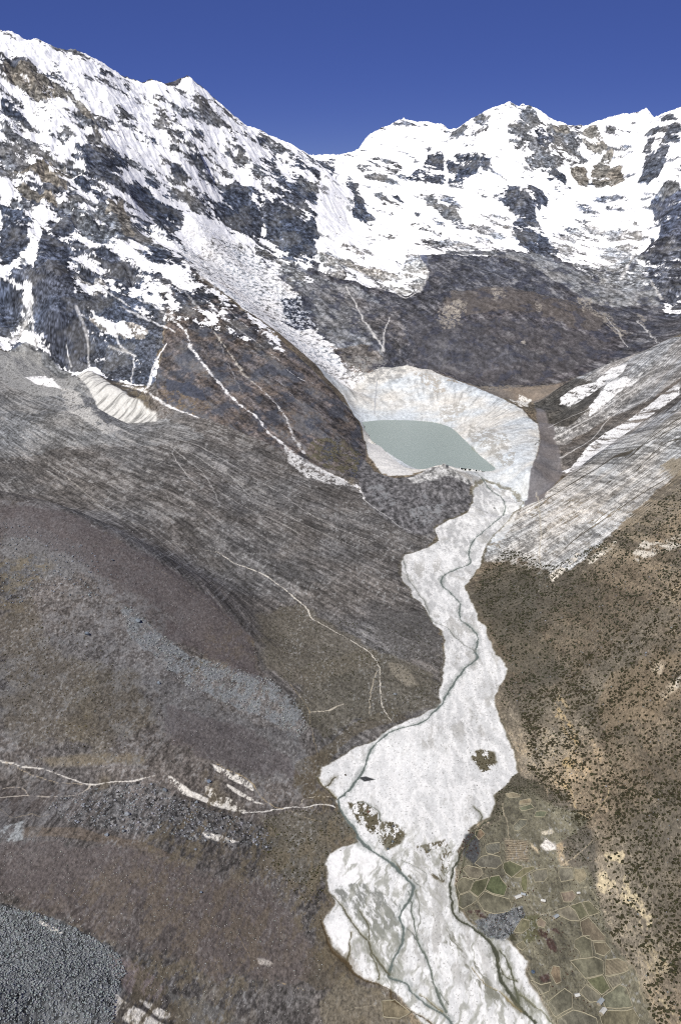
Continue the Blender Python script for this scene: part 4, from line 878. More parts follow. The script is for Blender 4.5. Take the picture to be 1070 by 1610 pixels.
# --- streams on the gravel
WET = []
for pts, wd, c in (
  ([(745,742),(758,752),(768,768),(790,785),(791,808),(766,830),(744,850),(736,870),(739,885),(716,895),(697,905),(695,920),(711,935),(722,950),(722,972),(738,984),(751,1003),(746,1024),(750,1034),(731,1050),(716,1070),(700,1095),(690,1110),
    (665,1134),(626,1146),(602,1160),(582,1178),(573,1208),(556,1233),(541,1250),(532,1259),(540,1280),(555,1300),(569,1325),(590,1341),(620,1362),(640,1382),(651,1397),(641,1416),(629,1440),(633,1465),(628,1490),(613,1520),(613,1536),
    (640,1545),(648,1560),(670,1580),(700,1598),(716,1618)], [1.5,2,2,2.2,2.2,2.4,2.6,3,3,3.2,3.6,3.2,3.4,3.6,5,5.5,6,5.5,5,4.5,4,3.5,4,4], (96,105,100)),
  ([(643,1400),(648,1440),(655,1475),(672,1510),(680,1545),(691,1572),(700,1590)], [2,3,3.4,4,4,4.5,5], (98,105,96)), ([(655,1398),(660,1440),(655,1470)], 1.6, (120,122,112)),
  ([(640,1460),(655,1478)], 2.5, (100,104,96)), ([(690,1560),(704,1578)], 2, (98,102,92)),
  ([(778,1284),(756,1298),(740,1320),(723,1345),(712,1370),(706,1395),(707,1412),(716,1440),(735,1455),(768,1478),(779,1500),(785,1530),(796,1556),(815,1580),(842,1608)], [2.5,3,3.5,3,3.4,3.6,4,4.5,5,5.5,7,7,6,6,6], (66,68,54)),
  ([(738,1322),(730,1350),(724,1375),(716,1395),(722,1420),(722,1435)], 2.4, (84,84,66)), ([(785,1495),(800,1516),(806,1545),(814,1572)], [3,4,4,4], (84,86,68)), ([(780,1510),(795,1535),(812,1542)], 2.4, (84,84,66)),
  ([(745,1268),(757,1280),(756,1292)], 2, (92,92,76)), ([(815,1560),(850,1588),(870,1612)], 3, (104,104,84)), ([(742,1522),(760,1545),(785,1560),(820,1590)], [1.5,2,2,2.5], (128,118,88)),
  ([(634,878),(640,905),(656,930),(672,955),(678,975),(700,985),(712,999),(731,1014),(747,1024)], 1.9, (128,130,124)),
  ([(562,1262),(578,1264),(594,1276),(598,1290)], 2, (108,112,104)), ([(498,1222),(512,1240),(530,1257)], [2,3,3], (92,86,62)), ([(527,1222),(518,1232),(510,1240)], [4,3,2], (86,82,66)),
  ([(523,1408),(545,1436),(560,1460),(578,1478),(584,1498),(602,1522),(612,1532)], [2,3,3,3.4,3.4,3.6,3], (92,90,72)), ([(566,1432),(577,1452),(580,1475)], 2.4, (98,96,78)), ([(582,1500),(594,1525),(596,1540)], [2,4,5], (104,102,84)),
  ([(552,1465),(548,1500),(545,1515)], [1.5,2.5,3], (96,92,72)), ([(505,1440),(512,1470),(520,1495),(545,1515),(560,1532),(590,1546),(614,1556),(616,1570),(650,1590),(685,1616)], [3,3,6,8,5,3.5,3,3.4,3.4,3.4], (78,66,46)),
  ([(630,1352),(655,1362),(670,1375),(665,1390)], 1.6, (136,138,130)), ([(650,1385),(662,1395)], 1.4, (130,132,124)), ([(660,1565),(680,1580),(692,1590)], 1.6, (120,112,86))):
    r_ = lay(line(pts, np.atleast_1d(wd) * .85, .3, 5.0, n=4, rough=.9), c, reg=STREAM, a=.95)
    S, mk = r_[0], r_[1]; Z[S] -= mk * .7
    br = line(pts, np.array(np.atleast_1d(wd)) * 2.6, .5, 6, n=3, rough=1.6); lay(br, c, a=.28)
q = (REG == BED) & (Y < 1560)
bx = X[q] - .25 * Y[q] + WX[q] * 10
br = fbm(bx, Y[q] / 4.2, 24, 3, .62, ridged=True, seed=68); k_ = sstep(.52, .74, br) * sstep(1560, 1400, Y[q]) * sstep(.25, .6, NM[q])
COL[q] += (c255((138, 139, 128)) - COL[q]) * (k_ * .62)[:, None]
br = fbm(bx + 400, Y[q] / 3.5, 13, 3, .7, seed=69); k_ = sstep(.05, .5, br) * sstep(1500, 1330, Y[q]) * sstep(.7, .3, NM[q])
COL[q] += (c255((166, 166, 160)) - COL[q]) * (k_ * .5)[:, None]; del bx, br, k_
# --- lake basin: below the water inside the shore line, above it outside
LAKEP = [(568,664),(600,661),(630,661),(660,662),(690,666),(712,675),(724,687),(738,700),(752,715),(768,728),(778,737),(765,741),(748,738),(720,735),(700,737),(680,739),(652,736),(632,725),(615,714),(598,702),(585,692),(574,678)]
LAKEP = [pZ(u_, v_, 86.0)[:2] for u_, v_ in crom(LAKEP + [LAKEP[0]], 3)[:-1]]
lk = area(LAKEP, 3, 1.5, world=True); S, mk = lk[0], lk[1]; LAKE_XY = lk[2]
LAKEZ = 86.0
lkw = area(LAKEP, 40, 0, world=True)
T2 = lkw[0]; near = lkw[1] > 0
zz = Z[T2]; inside = area(LAKEP, 10, 1.5, world=True); sm = np.zeros(Z.shape, np.float32); sm[inside[0]] = inside[1]; sm = sm[T2]
full = np.zeros(Z.shape, np.float32); full[S] = mk
zz = np.where(near & (full[T2] < .5), np.maximum(zz, LAKEZ + .8), zz)
zz = np.where((full[T2] >= .5) & (zz < LAKEZ + 4), zz + (np.minimum(zz, LAKEZ - 5) - zz) * sstep(.45, .75, sm), zz)
bl_ = zz.copy()
for _ in range(4):
    bl_[1:-1, 2:-2] = (bl_[1:-1, 2:-2] * 2 + bl_[:-2, 2:-2] + bl_[2:, 2:-2] + bl_[1:-1, 1:-3] + bl_[1:-1, 3:-1] + bl_[1:-1, :-4] + bl_[1:-1, 4:]) / 8
zz = np.where((sm > .02) & (sm < .995), bl_, zz)
Z[T2] = zz; COL[full > .5] = c255((150, 155, 148)); del full, near

# ------------------------------------------------------------------ snow on the rock faces
gx, gy = grad(Z); slope = np.sqrt(gx * gx + gy * gy).astype(np.float32); del gx, gy
c_, s_ = math.cos(math.radians(38)), math.sin(math.radians(38))
h_ = VV
q = ROCK < .999
hx = X[q] * c_ - h_[q] * s_; hy = X[q] * s_ + h_[q] * c_
n1 = fbm(hx / 2.1, hy, 84, 6, .64, seed=71)
n3 = fbm(hx / 1.3, hy, 210, 6, .6, ridged=True, seed=72)
sl = slope[q]; cu = NF[q]
comb = (n1 * 1.0 + n3 * .5 - np.clip(sl, 0, 3) * .10 + (cu - .5) * .16 + (NV[q] - .5) * .06)
mm = REG[q] == MTN
for g_ in (mm & (sl < 1.6), mm & (sl >= 1.6), ~mm): comb[g_] = equal(comb[g_])
del mm
far_ = sstep(3500, 7000, Y[q])
SNOW = np.zeros(Z.shape, np.float32)
rk = ROCK[q]
SNOW[q] = sstep(-.03, .03, comb - rk)
tq = 1 + .36 * (equal(fbm(hx / 1.6, hy, 42, 5, .75, seed=73)) - .5) + .3 * (NV[q] - .5)
tq *= 1 - .3 * sstep(.35, .7, fbm(hx / 2.4, hy, 24, 3, .65, ridged=True, seed=75))
COL[q] *= tq[:, None]
bl = sstep(.6, .9, equal(fbm(hx, hy, 120, 4, .6, seed=74)))
COL[q] += (c255((140, 136, 128)) - COL[q]) * (bl * .3)[:, None]
del hx, hy, n1, n3, sl, cu, comb, tq, bl, far_
SN = c255((250, 251, 254)) * (1 - .05 * (1 - NM))[..., None]
COL += (SN - COL) * SNOW[..., None]
del SN

# display colour -> surface colour
COL[SNOW > .8] = np.maximum(COL[SNOW > .8], .93)
COL = np.clip(COL, .02, .985)
ALB = np.where(COL <= .04045, COL / 12.92, ((COL + .055) / 1.055) ** 2.4).astype(np.float32)
ALB = np.clip(ALB * KALB, 0, .9); ALB[SNOW > .8] = np.clip(ALB[SNOW > .8] / KALB, 0, .92)

# small relief: snow is smoother than rock; stones on gravel and scree
fine = fbm(X, Y, 7, 3, .7, seed=81)
Z += fine * np.choose(np.clip(REG, 0, 14), [.5, 3, 3, 1.6, 3.5, .8, .8, .6, .6, .12, .05, .25, 1.1, 1.2, .3]) * (1 - .75 * SNOW) * np.where((REG > 99), .2, 1)
del fine

# ------------------------------------------------------------------ ground materials
def ground_mat(name, bump=.3, dist=1.0, scale=.35, fine=.25, rough=.95, spec=.12, kind='noise'):
    m = bpy.data.materials.new(name); m.use_nodes = True; t = m.node_tree; N = t.nodes
    b = N['Principled BSDF']; b.inputs['Roughness'].default_value = rough; b.inputs['Specular IOR Level'].default_value = spec
    at = N.new('ShaderNodeAttribute'); at.attribute_name = 'tint'
    ge = N.new('ShaderNodeNewGeometry')
    no = N.new('ShaderNodeTexNoise'); no.inputs['Scale'].default_value = scale; no.inputs['Detail'].default_value = 6; no.inputs['Roughness'].default_value = .75
    mp = N.new('ShaderNodeVectorMath'); mp.operation = 'MULTIPLY'; mp.inputs[1].default_value = (1, .5, 1)   # clasts lie along the valley
    t.links.new(ge.outputs['Position'], mp.inputs[0]); t.links.new(mp.outputs[0], no.inputs['Vector'])
    src = no.outputs['Fac']
    if kind == 'stones':
        vo = N.new('ShaderNodeTexVoronoi'); vo.inputs['Scale'].default_value = scale * .8; t.links.new(mp.outputs[0], vo.inputs['Vector'])
        mx = N.new('ShaderNodeMix'); mx.data_type = 'FLOAT'; mx.inputs[0].default_value = .5
        sp = N.new('ShaderNodeSeparateColor'); t.links.new(vo.outputs['Color'], sp.inputs[0])
        t.links.new(no.outputs['Fac'], mx.inputs[2]); t.links.new(sp.outputs[0], mx.inputs[3]); src = mx.outputs[0]
    mr = N.new('ShaderNodeMapRange'); mr.inputs['From Min'].default_value = .36; mr.inputs['From Max'].default_value = .64
    mr.inputs['To Min'].default_value = 1 - fine; mr.inputs['To Max'].default_value = 1 + fine; mr.clamp = False
    t.links.new(src, mr.inputs['Value'])
    vm = N.new('ShaderNodeVectorMath'); vm.operation = 'SCALE'
    t.links.new(at.outputs['Color'], vm.inputs[0]); t.links.new(mr.outputs[0], vm.inputs['Scale']); t.links.new(vm.outputs[0], b.inputs['Base Color'])
    bu = N.new('ShaderNodeBump'); bu.inputs['Strength'].default_value = bump; bu.inputs['Distance'].default_value = dist
    t.links.new(src, bu.inputs['Height']); t.links.new(bu.outputs[0], b.inputs['Normal'])
    return m

KINDS = {
 MTN: ('snow_mountain', dict(bump=.4, dist=4, scale=.06, fine=.10)), FAR: ('snow_mountain', dict(bump=.5, dist=5, scale=.06, fine=.07)),
 BROWN: ('rocky_hill', dict(bump=.9, dist=8, scale=.06, fine=.35)), ICE: ('glacier', dict(bump=.8, dist=8, scale=.06, fine=.12, rough=.7)),
 MORAINE: ('moraine', dict(bump=.6, dist=2.5, scale=.15, fine=.16)), SCREE: ('scree_slope', dict(bump=.7, dist=1.8, scale=.22, fine=.42)),
 LHILL: ('hillside', dict(bump=.7, dist=1.4, scale=.3, fine=.4)), RHILL: ('hillside', dict(bump=.7, dist=1.6, scale=.28, fine=.42)),
 BED: ('gravel_bed', dict(bump=.3, dist=.5, scale=.5, fine=.05, kind='stones')), STREAM: ('stream', dict(bump=.15, dist=.2, scale=.6, fine=.15, rough=.6, spec=.25)),
 FARM: ('farmland', dict(bump=.6, dist=.8, scale=.4, fine=.38)), BOULD: ('boulder_field', dict(bump=1.0, dist=2.2, scale=.33, fine=.42, kind='stones')),
 SPUR: ('rock_spur', dict(bump=.9, dist=5, scale=.1, fine=.35)), TRAIL: ('path', dict(bump=.4, dist=.6, scale=.5, fine=.2)),
}
SETTING_LABEL = {MTN: 'steep dark grey cliffs streaked with snow on the left', FAR: 'distant snow covered peaks under the blue sky', BROWN: 'dark brown rocky hills below the far snowfields',
 ICE: 'broken white glacier tongue descending behind the brown spur', MORAINE: 'white and grey moraine ridge curving round the lake', SCREE: 'grey scree fan with radiating furrows', LHILL: 'purple brown hillside on the left',
 RHILL: 'brown hillside dotted with dark shrubs on the right', BED: 'white gravel river bed winding down the valley', STREAM: 'thin grey green stream channels braiding over white gravel',
 FARM: 'dull brown farmland beside the gravel', BOULD: 'blue grey field of broken boulders', SPUR: 'dark brown mountain spur with snow gullies', TRAIL: 'pale washed out trails crossing the slopes'}
P3 = np.stack([X, Y, Z], -1).reshape(-1, 3).astype(np.float32)
ALBf = ALB.reshape(-1, 3)
ii = (np.arange(NA - 1)[:, None] * NR + np.arange(NR - 1)[None, :]).ravel()
QF = np.stack([ii, ii + NR, ii + NR + 1, ii + 1], -1)
regf = REG[:-1, :-1].ravel()
def cut(reg, name, mat):
    fs = QF[regf == reg]
    if not len(fs): return None
    used = np.zeros(NA * NR, bool); used[fs.ravel()] = True
    mp = np.cumsum(used) - 1
    return mesh_np(name, P3[used], mp[fs], mat, True, None, {'tint': ALBf[used]})
for rg, (nm, kw) in KINDS.items():
    o = cut(rg, nm, ground_mat(nm + '_ground', **kw))
    if o: tag(o, kind='structure', label=SETTING_LABEL[rg])
fmat = ground_mat('field_turf', bump=.4, dist=.5, scale=.5, fine=.2)
for k, (pts, c, lb) in enumerate(PLOTS):
    o = cut(100 + k, 'field', fmat)
    if o: tag(o, kind='structure', label=lb)
del QF, regf, ii

# ------------------------------------------------------------------ lake water
def mat_simple(name, col, rough=.9, spec=.2, noise=None, bump=0.0):
    m = bpy.data.materials.new(name); m.use_nodes = True; t = m.node_tree; N = t.nodes; b = N['Principled BSDF']
    b.inputs['Base Color'].default_value = (*col, 1); b.inputs['Roughness'].default_value = rough; b.inputs['Specular IOR Level'].default_value = spec
    if noise:
        sc_, amt = noise
        tc = N.new('ShaderNodeNewGeometry'); no = N.new('ShaderNodeTexNoise'); no.inputs['Scale'].default_value = sc_; no.inputs['Detail'].default_value = 5
        cr = N.new('ShaderNodeMix'); cr.data_type = 'RGBA'
        cr.inputs[6].default_value = (*[c * (1 - amt) for c in col], 1); cr.inputs[7].default_value = (*[min(1, c * (1 + amt)) for c in col], 1)
        t.links.new(tc.outputs['Position'], no.inputs['Vector']); t.links.new(no.outputs['Fac'], cr.inputs[0]); t.links.new(cr.outputs[2], b.inputs['Base Color'])
        if bump:
            bu = N.new('ShaderNodeBump'); bu.inputs['Strength'].default_value = bump; bu.inputs['Distance'].default_value = .5
            t.links.new(no.outputs['Fac'], bu.inputs['Height']); t.links.new(bu.outputs[0], b.inputs['Normal'])
    return m
cen = LAKE_XY.mean(0); ring = cen + (LAKE_XY - cen) * 1.0
dl = ring - np.roll(ring, 1, 0); nrm = np.stack([dl[:, 1], -dl[:, 0]], 1); nrm /= np.linalg.norm(nrm, axis=1)[:, None] + 1e-9
area2 = np.sum(ring[:, 0] * np.roll(ring[:, 1], -1) - np.roll(ring[:, 0], -1) * ring[:, 1])
if area2 < 0: nrm = -nrm
ring = ring + nrm * 6
LV = [(cen[0], cen[1], LAKEZ)] + [(p[0], p[1], LAKEZ) for p in ring]
lf = np.array([[0, 1 + i, 1 + (i + 1) % len(ring)] for i in range(len(ring))])
if area2 < 0: lf = lf[:, ::-1]
lake = mesh_np('lake', np.array(LV), lf, mat_simple('lake_water', (.26, .315, .285), rough=.3, spec=.35, noise=(.004, .06)), False)
tag(lake, kind='structure', label='milky grey green glacial lake inside the white moraine')

# ------------------------------------------------------------------ loose things on the ground
import bmesh
def ico(sub):
    bm = bmesh.new(); bmesh.ops.create_icosphere(bm, subdivisions=sub, radius=1.0)
    v = np.array([p.co[:] for p in bm.verts]); f = np.array([[q.index for q in p.verts] for p in bm.faces]); bm.free(); return v, f
ICO1, ICO2, ICO3 = ico(1), ico(2), ico(3)
def rock_shape(base, r, cuts=9, flat=.72):
    v = base[0].copy()
    for _ in range(cuts):
        nrm = r.normal(size=3); nrm /= np.linalg.norm(nrm); d = r.uniform(.45, .8)
        k = v @ nrm - d; v -= np.outer(np.maximum(k, 0), nrm)
    v *= r.uniform([.8, .65, .5], [1.15, 1.0, flat + .1]); v += r.normal(scale=.02, size=v.shape)
    return v
def shrub_shape(base, r):
    v = base[0].copy()
    for _ in range(7):
        d = r.normal(size=3); d[2] = abs(d[2]) * .6; d /= np.linalg.norm(d)
        v *= (1 + .28 * np.exp(-4 * (1 - v @ d / np.linalg.norm(v, axis=1))))[:, None]
    v *= r.uniform(.82, 1.18, (len(v), 1)); v[:, 2] *= .62; v /= np.abs(v[:, :2]).max()
    return v
srng = np.random.default_rng(21)
ROCKS1 = [rock_shape(ICO1, srng, 4) for _ in range(10)]; ROCKS2 = [rock_shape(ICO2, srng, 9) for _ in range(12)]; ROCKS3 = [rock_shape(ICO3, srng, 14) for _ in range(8)]
SHR1 = [shrub_shape(ICO1, srng) for _ in range(8)]; SHR2 = [shrub_shape(ICO2, srng) for _ in range(8)]; SHR3 = [shrub_shape(ICO3, srng) for _ in range(8)]

def in_poly(x, y, xy):
    ins = np.zeros(x.shape, bool)
    for (ax, ay), (bx, by) in zip(xy, np.roll(xy, -1, 0)):
        if ay != by: ins ^= ((ay > y) != (by > y)) & (x < (bx-ax) * (y-ay) / (by-ay) + ax)
    return ins
def regat(x, y):
    a = np.interp(np.arctan2(x, y), AZ, np.arange(NA)).round().astype(int); r = np.interp(np.hypot(x, y), R, np.arange(NR)).round().astype(int)
    return REG[a, r]
def scatter(pts, n, smin, smax, pw=3.0, clump=None, avoid=(BED, STREAM), only=None, ymin=0, ymax=1e9, clump_scale=60):
    xy = ground(pts, ymin, ymax); lo, hi = xy.min(0), xy.max(0)
    out = np.zeros((0, 2)); tries = 0
    while len(out) < n and tries < 40:
        p = srng.uniform(lo, hi, (n * 3, 2)); tries += 1
        k = in_poly(p[:, 0], p[:, 1], xy)
        if clump:
            c = fbm(p[:, 0], p[:, 1], clump_scale, 3, .6, seed=90); k &= srng.random(len(p)) < sstep(-.25, .35, c) * clump + (1 - clump)
        p = p[k]
        if len(p):
            rg = regat(p[:, 0], p[:, 1]); ok = ~np.isin(rg, avoid) & (rg < 100) if only is None else np.isin(rg, only)
            p = p[ok]
        out = np.vstack([out, p])
    out = out[:n]; s = smin + (smax - smin) * srng.random(len(out)) ** pw
    return out, s

def merged(name, bases, P, S, mats, sink=.25, cols=None, label=None):
    allv, allf, allc, off = [], [], [], 0
    zz = height(P[:, 0], P[:, 1])
    for b in range(len(bases[0])):
        sel = np.arange(len(P)) % len(bases[0]) == b
        if not sel.any(): continue
        v, f = bases[0][b], bases[1]; k = sel.sum(); a = srng.uniform(0, 2*math.pi, k)
        ca, sa = np.cos(a)[:, None], np.sin(a)[:, None]; sc_ = S[sel][:, None]
        vx = (v[:, 0] * ca - v[:, 1] * sa) * sc_ + P[sel, 0][:, None]; vy = (v[:, 0] * sa + v[:, 1] * ca) * sc_ + P[sel, 1][:, None]
        vz = v[:, 2] * sc_ + zz[sel][:, None] + sc_ * (v[:, 2].max() * (1 - 2 * sink))
        allv.append(np.stack([vx, vy, vz], -1).reshape(-1, 3)); allf.append((f[None] + (np.arange(k) * len(v))[:, None, None] + off).reshape(-1, 3)); off += k * len(v)
        allc.append(np.repeat(cols[sel], len(v), 0))
    return np.vstack(allv), np.vstack(allf), np.vstack(allc)

def tint_mat(name, rough=.95, spec=.15, scale=.8, amt=.3, bump=.5, dist=.3):
    return ground_mat(name, bump=bump, dist=dist, scale=scale, fine=amt, rough=rough, spec=spec)
rock_mat = tint_mat('grey_rock', scale=.9, amt=.35); leaf_mat = tint_mat('juniper_leaves', scale=1.2, amt=.5, bump=.8, dist=.5)
def lin(c):
    c = np.asarray(c, float) / 255; return np.where(c <= .04045, c / 12.92, ((c + .055) / 1.055) ** 2.4)

def individuals(name, label_of, cat, group_of, shapes, faces, P, S, cols, mat, sink, zone):
    zz = height(P[:, 0], P[:, 1]); protos = {}
    for i in range(len(P)):
        key = (i % len(shapes), int(zone[i]))
        v = shapes[key[0]]
        if key not in protos:
            c = np.repeat(cols[i][None], len(v), 0)
            o = mesh_np(name, v, faces, mat, name != 'boulder', None, {'tint': c}); protos[key] = o
        else:
            o = protos[key].copy(); sc.collection.objects.link(o)
        s = S[i]; o.scale = (s, s, s * srng.uniform(.8, 1.15)); o.rotation_euler = (0, 0, srng.uniform(0, 6.28))
        o.location = (P[i, 0], P[i, 1], zz[i] + s * v[:, 2].max() * (1 - 2 * sink) * .9)
        tag(o, label_of(int(zone[i])), cat, group_of(int(zone[i])))

# boulders: zones (outline, number, smallest and largest half-size in metres, colour, label, group)
BZ = [
 ([(-60,1420),(0,1424),(60,1436),(130,1464),(188,1502),(198,1530),(184,1560),(176,1640),(-60,1640)], 11000, .45, 2.0, (128,133,135), 'blue grey angular boulder in the dense rock field at the lower left corner', 'boulders of the lower left rock field'),
 ([(70,1270),(120,1240),(240,1232),(300,1260),(420,1300),(430,1335),(300,1320),(210,1312),(120,1300)], 1300, .5, 2.8, (128,131,135), 'grey angular boulder in the rubble below the pale trail', 'boulders in the rubble below the trail'),
 ([(185,950),(215,955),(240,985),(300,1030),(370,1050),(420,1065),(470,1110),(485,1140),(465,1165),(420,1130),(360,1110),(300,1085),(250,1045),(205,1000)], 2600, .5, 2.6, (134,136,136), 'pale blue grey boulder in the rock band across the left hillside', 'boulders of the rock band on the left hillside'),
 ([(-20,815),(60,830),(140,860),(190,910),(150,940),(60,940),(-20,960)], 900, .5, 2.8, (118,122,128), 'grey boulder scattered near the crest of the left hillside', 'boulders near the crest of the left hillside'),
 ([(-40,800),(200,860),(330,950),(400,1010),(405,1060),(470,1120),(490,1200),(240,1225),(-40,1200)], 3600, .4, 1.7, (122,122,122), 'small grey boulder lying alone on the purple brown left hillside', 'boulders strewn over the left hillside'),
 ([(-20,1310),(140,1325),(260,1350),(420,1350),(510,1400),(505,1500),(520,1600),(260,1610),(190,1490),(-20,1415)], 2600, .35, 1.3, (140,140,136), 'small pale boulder on the smooth brown hill above the corner rock field', 'boulders on the smooth brown hill'),
 ([(742,1452),(770,1438),(820,1425),(825,1440),(808,1465),(790,1478),(765,1474)], 700, .6, 1.8, (116,120,124), 'blue grey boulder in the rock patch between field plots and white gravel', 'boulders of the rock patch in the farmland'),
 ([(760,900),(900,900),(1075,740),(1075,1620),(1030,1600),(960,1470),(900,1290),(820,1200),(800,1060)], 900, .5, 2.0, (120,124,128), 'grey boulder between the shrubs of the right slope', 'boulders between the shrubs of the right slope'),
 ([(0,700),(300,700),(560,800),(640,870),(690,990),(690,1100),(500,1180),(400,990),(200,850),(0,780)], 2600, .5, 1.7, (128,128,130), 'grey boulder on the furrowed scree fan', 'boulders on the scree fan'),
]
bp, bs_, bz, bc = [], [], [], []
for k, (pts, n_, a, b, c, lb, gp) in enumerate(BZ):
    P_, S_ = scatter(pts, n_, a, b, 3.2 if k else 2.2, ymax=3600); bp.append(P_); bs_.append(S_); bz.append(np.full(len(P_), k))
    t_ = srng.normal(1, .17, (len(P_), 1)) * (1 + srng.normal(0, .03, (len(P_), 3))); bc.append(np.clip(lin(c)[None] * t_ * KALB, .01, .8))
bp, bs_, bz, bc = np.vstack(bp), np.concatenate(bs_), np.concatenate(bz), np.vstack(bc)
rank = bs_ / np.hypot(np.hypot(bp[:, 0], bp[:, 1]), 850)
inframe = np.abs(bp[:, 0]) < .30 * bp[:, 1]
order = np.argsort(-(rank * inframe)); top, rest = order[:262], order[262:]
individuals('boulder', lambda z: BZ[z][5], 'boulder', lambda z: BZ[z][6], ROCKS2, ICO2[1], bp[top], bs_[top], bc[top], rock_mat, .3, bz[top])
mid = rest[rank[rest] > .00075]; sml = rest[rank[rest] <= .00075]
v1, f1, c1 = merged('r', (ROCKS2, ICO2[1]), bp[mid], bs_[mid], None, .28, bc[mid]); v2, f2, c2 = merged('r', (ROCKS1, ICO1[1]), bp[sml], bs_[sml], None, .28, bc[sml])
tag(mesh_np('rubble', np.vstack([v1, v2]), np.vstack([f1, f2 + len(v1)]), rock_mat, False, None, {'tint': np.vstack([c1, c2])}), 'small grey stones strewn over the hillsides', None, None, 'stuff')

BIG = [
 (199,1281,6.0,(132,136,142),'largest pale grey boulder with rusty top in the rubble below the trail'), (194,1308,5.2,(112,116,120),'rounded grey boulder below the largest pale one in the rubble'),
 (168,1313,4.4,(118,124,132),'blue grey boulder left of the rounded one at the rubble edge'), (329,1229,4.6,(104,114,128),'tall dark blue boulder standing at the head of the white wash'),
 (260,1243,4.6,(100,106,114),'upright slab of dark grey rock at the end of the pale trail'), (309,1262,4.2,(114,120,128),'grey blocky boulder just under the white wash'),
 (358,1286,4.8,(116,118,120),'low flat grey boulder near the joining of trail and wash'), (308,1336,3.0,(112,116,124),'bluish boulder alone on the rim of the smooth brown hill'),
 (316,1403,2.8,(104,112,124),'blue grey boulder beside a pale stone on the smooth brown hill'), (394,1341,2.8,(128,124,116),'boulder with an orange top above the smooth brown hill'),
 (177,881,4.2,(96,100,106),'dark slanting rock slab near the crest of the left hillside'), (217,976,6.5,(120,128,136),'pale jagged outcrop at the upper end of the rock band'),
 (136,997,6.0,(100,108,118),'blue grey sloping outcrop left of the rock band'), (298,1063,4.6,(122,126,132),'grey boulder under the middle of the rock band'),
 (250,1075,5.0,(108,116,126),'blue grey slab below the rock band on the left hillside'), (323,1068,3.8,(112,108,106),'brown grey boulder beside the rock band'),
 (620,1092,5.0,(116,120,124),'grey boulder by an orange patch on the lower scree fan'), (1015,1027,3.6,(122,126,132),'rounded grey boulder high on the right slope'),
 (574,1226,3.8,(66,68,72),'black pointed boulder beside the main stream on white gravel'), (579,1277,3.6,(98,76,66),'rusty brown boulder in the upper island of scrub'),
 (617,1300,3.6,(84,84,86),'dark boulder at the top of the lower island of scrub'), (609,1335,3.8,(74,80,84),'black boulder at the foot of the lower island of scrub'),
 (617,1324,3.4,(92,100,106),'blue grey boulder inside the lower island of scrub'), (673,1337,2.2,(84,88,90),'dark round boulder on white gravel near the right hand stream'),
 (679,1310,1.5,(58,58,58),'small black stone alone in the middle of the white gravel'), (749,1235,1.6,(52,54,62),'small black stone on gravel below the upper right scrub island'),
 (719,1176+20,1.4,(80,80,80),'small grey stone on gravel left of the upper right scrub island'), (837,1528,3.6,(72,84,100),'dark blue boulder at the gravel edge under the red thicket'),
 (661,1338,1.2,(64,50,46),'tiny reddish stone on gravel between the two scrub islands'), (535,1337,1.4,(60,52,46),'small brown stone at the upper rim of the bright gravel lobe'),
 (543,1205+14,2.6,(70,62,52),'brown mossy boulder on gravel near the left bank bend'), (701,733,7.0,(92,94,98),'dark boulder crowning the summit of the moraine dam'),
 (776,799,4.5,(120,122,122),'grey boulder in the narrow gravel below the lake outlet'),
]
for k, (u, v, s, c, lb) in enumerate(BIG):
    g_ = ground([(u, v)], 0, 3600)[0]; z_ = float(height(*g_)); sh = ROCKS3[k % len(ROCKS3)]
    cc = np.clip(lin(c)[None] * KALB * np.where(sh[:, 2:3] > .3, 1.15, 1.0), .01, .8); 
    o = mesh_np('boulder', sh * s, ICO3[1], rock_mat, False, None, {'tint': cc})
    o.location = (g_[0], g_[1], z_ + s * .22); o.rotation_euler = (0, 0, srng.uniform(0, 6)); tag(o, lb, 'boulder')

